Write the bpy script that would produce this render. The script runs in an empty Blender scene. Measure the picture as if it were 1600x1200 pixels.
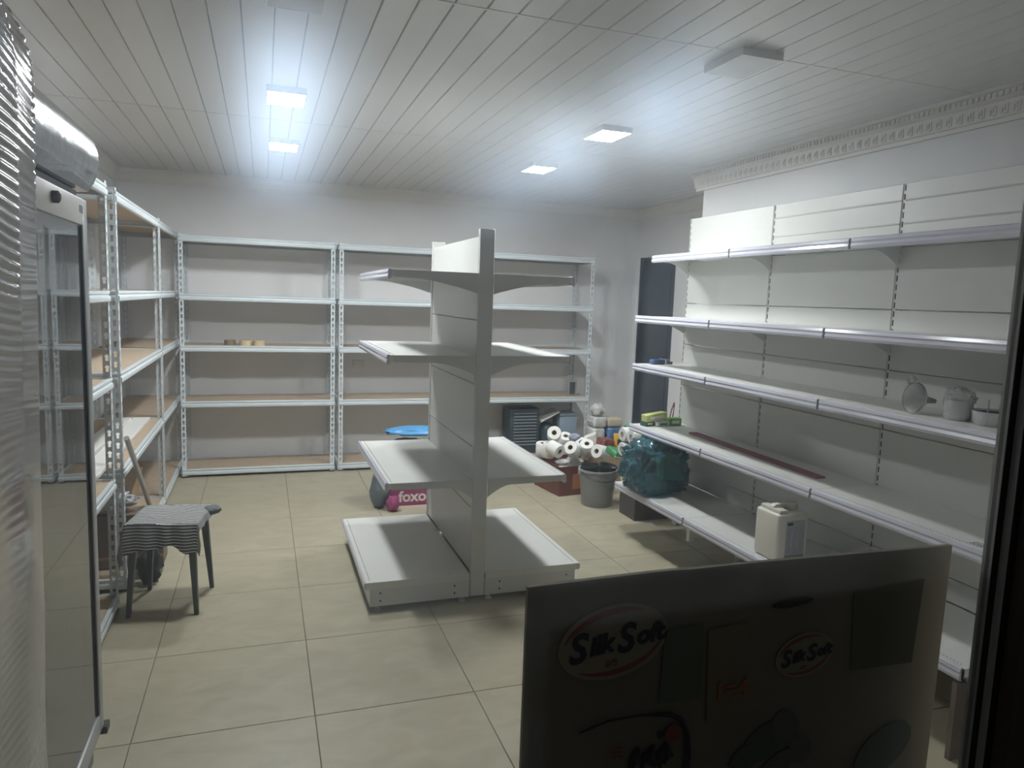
import bpy, bmesh, math, random
from mathutils import Vector, Matrix, noise
random.seed(7)
PI = math.pi
SC = bpy.context.scene
COL = SC.collection

# ------------------------------------------------------------------ camera
CAM = Vector((0, 0, 1.5268)); FPX = 1119.74
yaw, pitch, roll = -0.3367, -0.1177, 0.0352
F = Vector((-math.sin(yaw)*math.cos(pitch), math.cos(yaw)*math.cos(pitch), math.sin(pitch)))
r0 = Vector((math.cos(yaw), math.sin(yaw), 0)); u0 = r0.cross(F)
R_ = r0*math.cos(roll) + u0*math.sin(roll); U_ = -r0*math.sin(roll) + u0*math.cos(roll)
cd = bpy.data.cameras.new('camera'); cd.sensor_width = 36; cd.lens = FPX*36/1600; cd.clip_start = 0.02
cam = bpy.data.objects.new('camera', cd); COL.objects.link(cam); SC.camera = cam
M = Matrix((R_, U_, -F)).transposed().to_4x4(); M.translation = CAM; cam.matrix_world = M
def ray(x, y): return F + R_*((x-800)/FPX) - U_*((y-600)/FPX)
def PX(x, y, X): d = ray(x, y); return CAM + d*((X-CAM.x)/d.x)
def PY(x, y, Y): d = ray(x, y); return CAM + d*((Y-CAM.y)/d.y)
def PZ(x, y, Z): d = ray(x, y); return CAM + d*((Z-CAM.z)/d.z)

# ------------------------------------------------------------------ world (night outside) and exposure
w = bpy.data.worlds.new('night'); SC.world = w; w.use_nodes = True
w.node_tree.nodes['Background'].inputs[0].default_value = (0.75, 0.78, 0.8, 1)
w.node_tree.nodes['Background'].inputs[1].default_value = 0.019
SC.view_settings.view_transform = 'Standard'; SC.view_settings.look = 'None'
SC.view_settings.gamma = 1; SC.view_settings.use_curve_mapping = False
SC.view_settings.exposure = 0.55
LAMP = 150.0        # emission strength of a lit ceiling panel

# ------------------------------------------------------------------ materials
MATS = {}
def mat(name, col, rough=0.5, metal=0.0, var=0.06, scale=6.0, bump=0.0, bscale=60.0, spec=0.5, alpha=1.0, coat=0.0, trans=0.0):
    if name in MATS: return MATS[name]
    m = bpy.data.materials.new(name); m.use_nodes = True; nt = m.node_tree; p = nt.nodes['Principled BSDF']
    p.inputs['Roughness'].default_value = rough; p.inputs['Metallic'].default_value = metal
    p.inputs['Specular IOR Level'].default_value = spec; p.inputs['Alpha'].default_value = alpha
    p.inputs['Coat Weight'].default_value = coat; p.inputs['Transmission Weight'].default_value = trans
    tc = nt.nodes.new('ShaderNodeTexCoord'); n = nt.nodes.new('ShaderNodeTexNoise')
    n.inputs['Scale'].default_value = scale; n.inputs['Detail'].default_value = 6
    nt.links.new(tc.outputs['Object'], n.inputs['Vector'])
    rp = nt.nodes.new('ShaderNodeValToRGB'); a, b = rp.color_ramp.elements
    a.position = 0.3; b.position = 0.7
    a.color = (*[c*(1-var) for c in col], 1); b.color = (*[min(1, c*(1+var)) for c in col], 1)
    nt.links.new(n.outputs['Fac'], rp.inputs['Fac']); nt.links.new(rp.outputs['Color'], p.inputs['Base Color'])
    if bump:
        n2 = nt.nodes.new('ShaderNodeTexNoise'); n2.inputs['Scale'].default_value = bscale; n2.inputs['Detail'].default_value = 4
        nt.links.new(tc.outputs['Object'], n2.inputs['Vector'])
        bp = nt.nodes.new('ShaderNodeBump'); bp.inputs['Strength'].default_value = bump; bp.inputs['Distance'].default_value = 0.01
        nt.links.new(n2.outputs['Fac'], bp.inputs['Height']); nt.links.new(bp.outputs['Normal'], p.inputs['Normal'])
    MATS[name] = m; return m
WALL = mat('wall_paint', (.82, .82, .82), .75, var=.03, scale=2.5, bump=.05, bscale=120)
CEIL = mat('pvc_plank', (.70, .705, .71), .3, var=.015)
CEILB = mat('plank_groove', (.28, .28, .28), .8)
PLAST = mat('plaster_cornice', (.82, .81, .78), .6, var=.03)
GROUT = mat('grout', (.20, .17, .13), .9)
WENAM = mat('white_enamel', (.67, .67, .635), .34, var=.025, scale=3)
WPAN = mat('white_panel', (.60, .60, .57), .36, var=.02, scale=3, bump=.06, bscale=260)
GRAYEN = mat('grey_enamel', (.60, .60, .575), .38, var=.02)
RACK = mat('rack_enamel', (.60, .645, .665), .32, var=.03)
CHIP = mat('chipboard', (.43, .335, .24), .75, var=.12, scale=40, bump=.05, bscale=200)
RAIL = mat('price_rail_plastic', (.56, .56, .63), .16, var=.03, coat=.3)
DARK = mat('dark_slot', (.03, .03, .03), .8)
BLACK = mat('black_plastic', (.03, .033, .035), .45)
CARD = mat('cardboard', (.42, .30, .18), .85, var=.08, scale=30)
ALU = mat('aluminium', (.42, .42, .42), .38, .6, var=.03)
STEEL = mat('galvanised_steel', (.5, .5, .5), .35, .7)
PAPER = mat('tissue_paper', (.80, .79, .76), .9, var=.03, scale=50, bump=.1, bscale=150)
WHITE = mat('white_plastic', (.76, .75, .71), .4, var=.02)

def tile_material():
    m = bpy.data.materials.new('beige_tile'); m.use_nodes = True; nt = m.node_tree; p = nt.nodes['Principled BSDF']
    tc = nt.nodes.new('ShaderNodeNewGeometry'); oi = nt.nodes.new('ShaderNodeObjectInfo')
    add = nt.nodes.new('ShaderNodeVectorMath'); add.operation = 'ADD'
    sc = nt.nodes.new('ShaderNodeVectorMath'); sc.operation = 'SCALE'; sc.inputs['Scale'].default_value = 9
    cb = nt.nodes.new('ShaderNodeCombineXYZ')
    for i in range(2): nt.links.new(oi.outputs['Random'], cb.inputs[i])
    nt.links.new(cb.outputs[0], sc.inputs[0]); nt.links.new(tc.outputs['Position'], add.inputs[0]); nt.links.new(sc.outputs[0], add.inputs[1])
    mp = nt.nodes.new('ShaderNodeMapping'); mp.inputs['Scale'].default_value = (4, 7, 1); mp.inputs['Rotation'].default_value = (0, 0, .25)
    nt.links.new(add.outputs[0], mp.inputs['Vector'])
    n = nt.nodes.new('ShaderNodeTexNoise'); n.inputs['Scale'].default_value = 1.3; n.inputs['Detail'].default_value = 9; n.inputs['Roughness'].default_value = .62; n.inputs['Distortion'].default_value = .8
    nt.links.new(mp.outputs[0], n.inputs['Vector'])
    rp = nt.nodes.new('ShaderNodeValToRGB'); a, b = rp.color_ramp.elements
    a.position = .28; b.position = .75; a.color = (.36, .318, .228, 1); b.color = (.445, .40, .295, 1)
    nt.links.new(n.outputs['Fac'], rp.inputs['Fac']); nt.links.new(rp.outputs[0], p.inputs['Base Color'])
    p.inputs['Roughness'].default_value = .42; p.inputs['Specular IOR Level'].default_value = .35
    return m
TILE = tile_material()

def emit_mat(name, col, s):
    m = bpy.data.materials.new(name); m.use_nodes = True; nt = m.node_tree
    nt.nodes.remove(nt.nodes['Principled BSDF']); e = nt.nodes.new('ShaderNodeEmission')
    e.inputs[0].default_value = (*col, 1); e.inputs[1].default_value = s
    nt.links.new(e.outputs[0], nt.nodes['Material Output'].inputs[0]); return m
LIT = emit_mat('lit_diffuser', (.93, .97, 1.0), LAMP)
UNLIT = mat('unlit_diffuser', (.62, .62, .62), .4)

def window_glass():
    """a pane with a thin film of dust and wipe marks: most light goes straight on, a little is scattered forwards"""
    m = bpy.data.materials.new('dusty_window_glass'); m.use_nodes = True; nt = m.node_tree
    nt.nodes.remove(nt.nodes['Principled BSDF'])
    tr = nt.nodes.new('ShaderNodeBsdfTransparent'); tr.inputs[0].default_value = (.985, .99, .985, 1)
    rf = nt.nodes.new('ShaderNodeBsdfRefraction'); rf.inputs['Color'].default_value = (.62, .78, 1, 1)
    rf.inputs['Roughness'].default_value = .55; rf.inputs['IOR'].default_value = 1.22
    tl = nt.nodes.new('ShaderNodeBsdfTranslucent'); tl.inputs[0].default_value = (.85, .88, .92, 1)
    tc = nt.nodes.new('ShaderNodeNewGeometry'); n = nt.nodes.new('ShaderNodeTexNoise')
    n.inputs['Scale'].default_value = 9; n.inputs['Detail'].default_value = 5; n.inputs['Distortion'].default_value = .6
    nt.links.new(tc.outputs['Position'], n.inputs['Vector'])
    mr = nt.nodes.new('ShaderNodeMapRange'); mr.inputs[1].default_value = .35; mr.inputs[2].default_value = .75
    mr.inputs[3].default_value = .034; mr.inputs[4].default_value = .062
    nt.links.new(n.outputs['Fac'], mr.inputs[0])
    mr2 = nt.nodes.new('ShaderNodeMapRange'); mr2.inputs[1].default_value = .3; mr2.inputs[2].default_value = .8
    mr2.inputs[3].default_value = .004; mr2.inputs[4].default_value = .03
    nt.links.new(n.outputs['Fac'], mr2.inputs[0])
    gl = nt.nodes.new('ShaderNodeBsdfGlossy'); gl.inputs['Roughness'].default_value = .0
    lw = nt.nodes.new('ShaderNodeLayerWeight'); pw = nt.nodes.new('ShaderNodeMath'); pw.operation = 'POWER'; pw.inputs[1].default_value = 5
    fr = nt.nodes.new('ShaderNodeMapRange'); fr.inputs[3].default_value = .02; fr.inputs[4].default_value = .25
    nt.links.new(lw.outputs['Facing'], pw.inputs[0]); nt.links.new(pw.outputs[0], fr.inputs[0])
    a = nt.nodes.new('ShaderNodeMixShader'); b = nt.nodes.new('ShaderNodeMixShader'); c = nt.nodes.new('ShaderNodeMixShader')
    nt.links.new(mr.outputs[0], a.inputs[0]); nt.links.new(tr.outputs[0], a.inputs[1]); nt.links.new(rf.outputs[0], a.inputs[2])
    nt.links.new(mr2.outputs[0], b.inputs[0]); nt.links.new(a.outputs[0], b.inputs[1]); nt.links.new(tl.outputs[0], b.inputs[2])
    nt.links.new(fr.outputs[0], c.inputs[0]); nt.links.new(b.outputs[0], c.inputs[1]); nt.links.new(gl.outputs[0], c.inputs[2])
    nt.links.new(c.outputs[0], nt.nodes['Material Output'].inputs[0]); return m
WGLASS = window_glass()

def clear_film(name, col, ior, amount, rough=.02, bump=0, bscale=30):
    """thin clear sheet: transparent, with mirror reflection by Fresnel and some body colour"""
    m = bpy.data.materials.new(name); m.use_nodes = True; nt = m.node_tree
    nt.nodes.remove(nt.nodes['Principled BSDF'])
    tr = nt.nodes.new('ShaderNodeBsdfTransparent'); tr.inputs[0].default_value = (*col, 1)
    df = nt.nodes.new('ShaderNodeBsdfDiffuse'); df.inputs[0].default_value = (*col, 1)
    gl = nt.nodes.new('ShaderNodeBsdfGlossy'); gl.inputs['Roughness'].default_value = rough
    fr = nt.nodes.new('ShaderNodeFresnel'); fr.inputs['IOR'].default_value = ior
    a = nt.nodes.new('ShaderNodeMixShader'); a.inputs[0].default_value = amount
    b = nt.nodes.new('ShaderNodeMixShader')
    nt.links.new(tr.outputs[0], a.inputs[1]); nt.links.new(df.outputs[0], a.inputs[2])
    nt.links.new(fr.outputs[0], b.inputs[0]); nt.links.new(a.outputs[0], b.inputs[1]); nt.links.new(gl.outputs[0], b.inputs[2])
    if bump:
        tc = nt.nodes.new('ShaderNodeTexCoord'); n = nt.nodes.new('ShaderNodeTexNoise'); n.inputs['Scale'].default_value = bscale
        n.inputs['Distortion'].default_value = 1.5
        nt.links.new(tc.outputs['Object'], n.inputs['Vector']); bp = nt.nodes.new('ShaderNodeBump'); bp.inputs['Strength'].default_value = bump
        bp.inputs['Distance'].default_value = .02
        nt.links.new(n.outputs['Fac'], bp.inputs['Height'])
        for s in (df, gl, fr): nt.links.new(bp.outputs['Normal'], s.inputs['Normal'])
    nt.links.new(b.outputs[0], nt.nodes['Material Output'].inputs[0]); return m
FRGLASS = clear_film('fridge_glass', (.58, .61, .60), 3.4, .15)
CLEAR = clear_film('clear_plastic', (.93, .93, .94), 1.5, .52, .08, .5, 25)
TEALFILM = clear_film('teal_plastic_film', (.13, .39, .46), 1.55, .24, .06, .9, 12)

# ------------------------------------------------------------------ mesh helpers
class MB:
    def __init__(s, off=(0, 0, 0)): s.v = []; s.f = []; s.o = Vector(off)
    def add(s, vs, fs):
        n = len(s.v); s.v += [Vector(v)-s.o for v in vs]; s.f += [tuple(i+n for i in f) for f in fs]; return s
    def box(s, x0, x1, y0, y1, z0, z1):
        return s.add([(x, y, z) for z in (z0, z1) for y in (y0, y1) for x in (x0, x1)],
                     [(0, 2, 3, 1), (4, 5, 7, 6), (0, 1, 5, 4), (2, 6, 7, 3), (0, 4, 6, 2), (1, 3, 7, 5)])
    def prism(s, poly, axis, a, b):
        """poly of 2-D points; axis x: (y,z), y: (x,z), z: (x,y)"""
        def p(q, t): return {'x': (t, q[0], q[1]), 'y': (q[0], t, q[1]), 'z': (q[0], q[1], t)}[axis]
        n = len(poly); vs = [p(q, a) for q in poly]+[p(q, b) for q in poly]
        return s.add(vs, [tuple(range(n)), tuple(range(2*n-1, n-1, -1))]+[(i, i+n, (i+1) % n+n, (i+1) % n) for i in range(n)])
    def lathe(s, prof, seg=20, c=(0, 0, 0), axis=None, cap=True):
        """prof: (r,z) from bottom to top, about local z through c, turned so that z points along axis"""
        q = Vector((0, 0, 1)).rotation_difference(Vector(axis).normalized()) if axis else None
        vs = []
        for r, z in prof:
            for k in range(seg):
                p = Vector((r*math.cos(2*PI*k/seg), r*math.sin(2*PI*k/seg), z))
                if q: p = q @ p
                vs.append(p+Vector(c))
        fs = [(j*seg+k, j*seg+(k+1) % seg, (j+1)*seg+(k+1) % seg, (j+1)*seg+k) for j in range(len(prof)-1) for k in range(seg)]
        if cap:
            fs += [tuple(range(seg-1, -1, -1)), tuple(range((len(prof)-1)*seg, len(prof)*seg))]
        return s.add(vs, fs)
    def tube(s, pts, r, seg=8):
        pts = [Vector(p) for p in pts]; vs = []
        for i, p in enumerate(pts):
            d = (pts[min(i+1, len(pts)-1)]-pts[max(i-1, 0)]).normalized()
            a = d.cross(Vector((.3, .2, 1))).normalized(); b = d.cross(a)
            rr = r[i] if isinstance(r, (list, tuple)) else r
            vs += [p+a*rr*math.cos(2*PI*k/seg)+b*rr*math.sin(2*PI*k/seg) for k in range(seg)]
        fs = [(j*seg+k, j*seg+(k+1) % seg, (j+1)*seg+(k+1) % seg, (j+1)*seg+k) for j in range(len(pts)-1) for k in range(seg)]
        fs += [tuple(range(seg-1, -1, -1)), tuple(range((len(pts)-1)*seg, len(pts)*seg))]
        return s.add(vs, fs)
    def plate(s, o, u, v, n, w, h, pitch, hole, t=.002):
        """perforated strip: o corner, u width, v up, n thickness direction, one hole polygon of 8 points for each pitch"""
        o, u, v, n = map(Vector, (o, u, v, n)); cnt = int(h/pitch+1e-6); p0 = (h-cnt*pitch)/2
        def cell(z0, z1, hol):
            hz = (z1-z0)/2; zc = (z0+z1)/2; hw = w/2
            outer = [(-hw, -hz), (0, -hz), (hw, -hz), (hw, 0), (hw, hz), (0, hz), (-hw, hz), (-hw, 0)]
            if hol:
                vs = []
                for k in (0, t):
                    for lst in (outer, hole):
                        vs += [o+u*(a+hw)+v*(zc+b)+n*k for a, b in lst]
                fs = []
                for i in range(8):
                    j = (i+1) % 8
                    fs += [(i, j, 8+j, 8+i), (16+j, 16+i, 24+i, 24+j), (8+i, 8+j, 24+j, 24+i)]
                fs += [(2, 3, 19, 18), (3, 4, 20, 19), (6, 7, 23, 22), (7, 0, 16, 23)]
                s.add(vs, fs)
        if p0 > 0.001:
            for a, b in ((0, p0), (h-p0, h)):
                vs = [o+u*x+v*z+n*k for k in (0, t) for z in (a, b) for x in (0, w)]
                s.add(vs, [(0, 1, 3, 2), (4, 6, 7, 5), (0, 4, 5, 1), (2, 3, 7, 6), (0, 2, 6, 4), (1, 5, 7, 3)])
        for i in range(cnt): cell(p0+i*pitch, p0+(i+1)*pitch, True)
        return s
    def mesh(s, name, m, smooth=False, bev=0.0, seg=2):
        me = bpy.data.meshes.new(name); me.from_pydata([tuple(v) for v in s.v], [], s.f)
        bm = bmesh.new(); bm.from_mesh(me); bmesh.ops.recalc_face_normals(bm, faces=bm.faces)
        if bev: bmesh.ops.bevel(bm, geom=list(bm.edges), offset=bev, segments=seg, profile=.5, affect='EDGES', clamp_overlap=True)
        bm.to_mesh(me); bm.free()
        if smooth or bev:
            for p in me.polygons: p.use_smooth = True
            try: me.set_sharp_from_angle(angle=math.radians(40))
            except Exception: pass
        me.materials.append(m); return me
    def build(s, name, m, parent=None, smooth=False, bev=0.0, seg=2):
        return link(name, s.mesh(name, m, smooth, bev, seg), parent)
def link(name, me, parent=None, loc=None):
    o = bpy.data.objects.new(name, me); COL.objects.link(o)
    if parent is not None: o.parent = parent
    if loc is not None: o.location = loc
    return o
def tag(o, label=None, cat=None, group=None, kind=None):
    if label: o['label'] = label
    if cat: o['category'] = cat
    if group: o['group'] = group
    if kind: o['kind'] = kind
    return o
def thing(name, loc, label, cat, group=None, rz=0.0):
    o = bpy.data.objects.new(name, None); COL.objects.link(o); o.location = loc; o.rotation_euler = (0, 0, rz); o.empty_display_size = .05
    return tag(o, label, cat, group)
def struct(name, loc=(0, 0, 0)):
    o = bpy.data.objects.new(name, None); COL.objects.link(o); o.location = loc; o.empty_display_size = .05
    o['kind'] = 'structure'; return o
def single(name, mb, m, label, cat, group=None, smooth=False, bev=0.0, seg=2):
    """a thing that is one mesh; its origin moves to the middle of its base"""
    xs = [v.x for v in mb.v]; ys = [v.y for v in mb.v]; zs = [v.z for v in mb.v]
    b = Vector(((min(xs)+max(xs))/2, (min(ys)+max(ys))/2, min(zs)))
    mb.v = [v-b for v in mb.v]
    o = mb.build(name, m, None, smooth, bev, seg); o.location = b
    return tag(o, label, cat, group)
def lump(name, c, r, m, label, cat, amp=.2, freq=3.0, seed=0, parent=None, flat=True, sub=3, group=None, crease=0.0, pw=1.0):
    """a crumpled bag: a ball pushed about by noise and flattened where it rests"""
    bm = bmesh.new(); bmesh.ops.create_icosphere(bm, subdivisions=sub, radius=1)
    for v in bm.verts:
        d = v.co.normalized(); q = d*freq+Vector((seed*7.3, seed*3.1, seed))
        k = 1+amp*noise.noise(q)+amp*.5*noise.noise(q*2.3)
        if crease: k += crease*(abs(noise.noise(q*3.1))-.2)
        e = [math.copysign(abs(q_)**pw, q_) for q_ in d]
        p = Vector((e[0]*r[0]*k, e[1]*r[1]*k, e[2]*r[2]*k))
        if flat: p.z = max(p.z, -r[2]*.86)
        v.co = p
    me = bpy.data.meshes.new(name); bm.to_mesh(me); bm.free()
    for p in me.polygons: p.use_smooth = True
    me.materials.append(m)
    o = bpy.data.objects.new(name, me); COL.objects.link(o); o.location = c
    if parent is not None: o.parent = parent
    else: tag(o, label, cat, group)
    return o
def text(name, body, size, m, parent, mw, bold=0.0, shear=0.0, extrude=.0004, align='CENTER'):
    cu = bpy.data.curves.new(name, 'FONT'); cu.body = body; cu.size = size; cu.align_x = align; cu.align_y = 'CENTER'
    cu.offset = bold; cu.shear = shear; cu.extrude = extrude; cu.resolution_u = 3
    t = bpy.data.objects.new('tmp_text', cu); COL.objects.link(t)
    dg = bpy.context.evaluated_depsgraph_get(); dg.update()
    me = bpy.data.meshes.new_from_object(t.evaluated_get(dg)); bpy.data.objects.remove(t); bpy.data.curves.remove(cu)
    me.name = name; me.materials.clear(); me.materials.append(m); me.transform(mw)
    return link(name, me, parent)

# ------------------------------------------------------------------ the room
XL, XR, XR2, YB, YF, ZC, YCOR = -1.13, 2.97, 3.66, 6.66, 0.61, 2.47, 4.5
floor = struct('floor'); MB().box(XL-.1, XR2+.1, YF-.6, YB+.1, -.06, -.004).build('screed', GROUT, floor)
S = .6027; tiles = {}
for i in range(-3, 7):
    for j in range(-6, 7):
        x0, x1 = .172+(i-1)*.6, .172+i*.6; y0, y1 = 3.1287+(j-1)*S, 3.1287+j*S
        x0, x1 = max(x0, XL), min(x1, XR2); y0, y1 = max(y0, YF-.06), min(y1, YB)
        if x1-x0 < .02 or y1-y0 < .02 or (x0 > 2.98 and y1 < YCOR): continue
        key = (round(x1-x0, 3), round(y1-y0, 3))
        if key not in tiles:
            g = .0016; tiles[key] = MB().box(g, key[0]-g, g, key[1]-g, -.01, 0).mesh('tile', TILE, bev=.0012, seg=1)
        link('tile', tiles[key], floor, (x0, y0, 0))
ceil = struct('ceiling'); MB().box(XL-.1, XR2+.1, YF-.06, YB+.1, ZC+.008, ZC+.06).build('backing', CEILB, ceil)
pl = {}; P0 = .1095; ysegs = [YF-.05, 2.385, 4.335, YB]
for k in range(-17, 28):
    x0 = .702+k*P0; x1 = x0+P0
    x0, x1 = max(x0, XL), min(x1, XR2)
    if x1-x0 < .02: continue
    for a in range(3):
        key = (round(x1-x0, 4), a)
        if key not in pl:
            W = x1-x0; L = ysegs[a+1]-ysegs[a]-.003
            pl[key] = MB().prism([(.001, .008), (.001, .004), (.004, 0), (W-.004, 0), (W-.001, .004), (W-.001, .008)], 'y', .0015, L+.0015).mesh('plank', CEIL)
        link('plank', pl[key], ceil, (x0, ysegs[a], ZC))
for y in (2.385, 4.335):
    MB().box(XL, XR2, y-.006, y+.006, ZC-.0015, ZC+.002).build('joint_strip', CEIL, ceil)

def wall(name, *b): return tag(MB().box(*b).build(name, WALL), kind='structure')
wall('wall_back', XL-.1, XR2+.1, YB, YB+.1, 0, ZC+.05)
wall('wall_left', XL-.1, XL, YF-.06, YB, 0, ZC+.05)
wr = struct('wall_right')
MB().box(XR, XR+.9, YF-.06, YCOR, 0, ZC+.05).build('wall_right_front', WALL, wr)
DY0, DY1, DZ = 5.93, 6.60, 1.99
MB().box(XR2, XR2+.1, YCOR, DY0, 0, ZC+.05).build('wall_right_recess', WALL, wr)
MB().box(XR2, XR2+.1, DY1, YB, 0, ZC+.05).build('wall_right_recess', WALL, wr)
MB().box(XR2, XR2+.1, DY0, DY1, DZ, ZC+.05).build('wall_right_recess', WALL, wr)
# front wall beside the window (inside white, outside dark render)
OUTW = mat('outside_render', (.10, .075, .06), .9)
wf = struct('wall_front'); MB().box(.9305, XR+.9, YF-.03, YF+.0, 0, ZC+.05).build('inner_plaster', WALL, wf)
MB().box(.9305, XR+.9, YF-.11, YF-.031, -.05, ZC+.3).build('outer_render', OUTW, wf)

# door in the recess
DOORM = mat('slate_door', (.075, .09, .105), .35, var=.1, scale=4)
d = struct('door_1', (XR2, DY0, 0))
o_ = MB().box(.03, .07, .02, DY1-DY0-.02, .005, DZ-.02).build('door_leaf', DOORM, d, bev=.002)
for z0, z1 in ((.15, .9), (1.02, 1.85)): MB().box(.024, .03, .12, DY1-DY0-.12, z0, z1).build('door_panel', DOORM, d, bev=.002)
MB().lathe([(.011, 0), (.011, .045)], 12, (.03, .07, 1.0), (-1, 0, 0)).tube([(-.012, .07, 1.0), (-.012, .17, 1.0)], .009).build('handle', STEEL, d)
for a, b in ((0, .02), (DY1-DY0-.02, DY1-DY0)): MB().box(-.004, .1, a, b, 0, DZ).build('door_frame', DOORM, d)
MB().box(-.004, .1, 0, DY1-DY0, DZ-.02, DZ).build('door_frame', DOORM, d)

# cornices
COVE = [(0, 0), (.062, 0), (.062, -.012), (.052, -.018), (.047, -.035), (.03, -.06), (.02, -.085), (.014, -.09), (.014, -.104), (0, -.104)]
tag(MB().prism([(YB-a, ZC+b) for a, b in COVE], 'x', XL, XR2).build('trim_1', PLAST), kind='structure')
tag(MB().prism([(XL+a, ZC+b) for a, b in COVE], 'y', YF, YB).build('trim_2', PLAST), kind='structure')
tag(MB().prism([(XR2-a, ZC+b) for a, b in COVE], 'y', YCOR, YB).build('trim_3', PLAST), kind='structure')
t4 = struct('trim_4', (XR, 0, ZC))
CR = [(0, 0), (-.095, 0), (-.095, -.014), (-.082, -.018), (-.078, -.042), (-.05, -.05), (-.046, -.058), (-.03, -.108), (-.018, -.112), (-.018, -.13), (0, -.13)]
MB().prism(CR, 'y', YF, YCOR+.07).build('crown_moulding', PLAST, t4)
mb = MB(); y = YF+.02
while y < YCOR+.05:
    mb.add([(-.0815, y, -.02), (-.0815, y+.013, -.02), (-.079, y+.016, -.039), (-.079, y+.003, -.039),
            (-.090, y, -.02), (-.090, y+.013, -.02), (-.0875, y+.016, -.039), (-.0875, y+.003, -.039)],
           [(0, 1, 2, 3), (4, 7, 6, 5), (0, 4, 5, 1), (1, 5, 6, 2), (2, 6, 7, 3), (3, 7, 4, 0)]); y += .027
tag(mb.build('dentils', PLAST, t4), kind='stuff')
mb = MB(); y = YF+.03
def key_bar(y0, y1, s0, s1, sl=.0):
    def pt(yy, s, k): # s 0..1 down the slanted face
        return (-.046+.016*s-.005*k, yy+sl*s, -.060-.046*s)
    vs = [pt(yy, s, k) for k in (0, 1) for s in (s0, s1) for yy in (y0, y1)]
    mb.add(vs, [(0, 1, 3, 2), (4, 6, 7, 5), (0, 4, 5, 1), (2, 3, 7, 6), (0, 2, 6, 4), (1, 5, 7, 3)])
while y < YCOR+.02:
    key_bar(y, y+.006, .1, .9, .012); key_bar(y+.012, y+.018, .1, .62, .012); key_bar(y+.024, y+.03, .35, .9, .012)
    key_bar(y+.006, y+.026, .06, .2, .0); key_bar(y+.02, y+.036, .8, .94, .0); y += .052
tag(mb.build('key_pattern', PLAST, t4), kind='stuff')

# socket on the back wall
s_ = thing('wall_socket', (.83, YB, .886), 'white double wall socket on the back wall inside the racks', 'socket')
MB().box(-.055, .055, -.012, 0, -.035, .035).build('plate', WHITE, s_, bev=.004)
for x in (-.027, .027):
    MB().lathe([(.02, 0), (.02, .003)], 14, (x, -.012, 0), (0, -1, 0)).build('socket_face', WHITE, s_)
    MB().lathe([(.003, 0), (.003, .001)], 8, (x-.009, -.015, 0), (0, -1, 0)).lathe([(.003, 0), (.003, .001)], 8, (x+.009, -.015, 0), (0, -1, 0)).build('pin_hole', DARK, s_)

# ------------------------------------------------------------------ ceiling panel lights
LW, LD = .168, .238
fr_me = MB().box(-LW/2-.005, -LW/2, -LD/2-.005, LD/2+.005, 0, .03).box(LW/2, LW/2+.005, -LD/2-.005, LD/2+.005, 0, .03).box(-LW/2, LW/2, -LD/2-.005, -LD/2, 0, .03).box(-LW/2, LW/2, LD/2, LD/2+.005, 0, .03).box(-LW/2, LW/2, -LD/2, LD/2, .02, .029).mesh('frame', WHITE)
def panel_light(x, y, on, label):
    t = thing('ceiling_light', (x, y, ZC-.03), label, 'ceiling light', 'square ceiling panel lights')
    link('frame', fr_me, t)
    MB().box(-LW/2+.0005, LW/2-.0005, -LD/2+.0005, LD/2-.0005, .0005, .006).build('diffuser', LIT if on else UNLIT, t)
panel_light(.112, 3.75, True, 'lit square panel light, the nearer one of the left pair on the ceiling')
panel_light(.132, 4.965, True, 'lit square panel light, the farther one of the left pair on the ceiling')
panel_light(1.808, 3.715, True, 'lit square panel light, the nearer one of the right pair on the ceiling')
panel_light(1.85, 4.875, True, 'lit square panel light, the farther one of the right pair on the ceiling')
panel_light(1.745, 2.44, False, 'switched-off square panel light on the ceiling at right near the cornice')
panel_light(.105, 2.46, False, 'switched-off square panel light cut by the top edge of the picture')

# ------------------------------------------------------------------ window in front of the camera
win = struct('window_1', (0, YF-.03, 0))
WY = YF-.03
RUB = mat('rubber_seal', (.012, .014, .018), .6)
ALUD = mat('window_aluminium', (.66, .65, .62), .5, .0, var=.05, scale=30)
def stair(pxa, pxb, yfar):          # a reveal face at constant x that runs in the picture from column pxa to pxb (row 860)
    X = PY(pxa, 860, yfar).x; d = ray(pxb, 860); return X, d.y*X/d.x
x1, y1_ = stair(1536, 1552, YF+.002); d = ray(1561, 860); x3 = y1_*d.x/d.y
x3, y3_ = stair(1561, 1576, y1_); d = ray(1586, 860); x5 = y3_*d.x/d.y
MB((0, WY, 0)).box(x1, .93, y1_, YF+.002, 0, 2.46).build('sash_stile', ALUD, win)
MB((0, WY, 0)).box(x1+.0005, .93, y1_-.0015, y1_-.0001, 0, 2.46).build('rubber_seal', RUB, win)
MB((0, WY, 0)).box(x3, .93, y3_, y1_-.0016, 0, 2.46).build('frame_stile', ALUD, win)
MB((0, WY, 0)).box(x3+.0005, .93, y3_-.0015, y3_-.0001, 0, 2.46).build('rubber_seal', RUB, win)
MB((0, WY, 0)).box(x5, .93, y3_-.02, y3_-.0016, 0, 2.46).build('outer_jamb', mat('dark_jamb', (.13, .10, .085), .6), win)
tag(MB((0, WY, 0)).box(XL, x1, YF-.007, YF-.002, .06, 2.44).build('pane', WGLASS, win), 'large window pane with dust and wipe marks')
MB((0, WY, 0)).box(XL, x1, .555, .61, 0, .06).build('bottom_rail', ALUD, win)
MB((0, WY, 0)).box(XL, x1, .555, .61, 2.44, 2.47).build('top_rail', ALUD, win)

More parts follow.
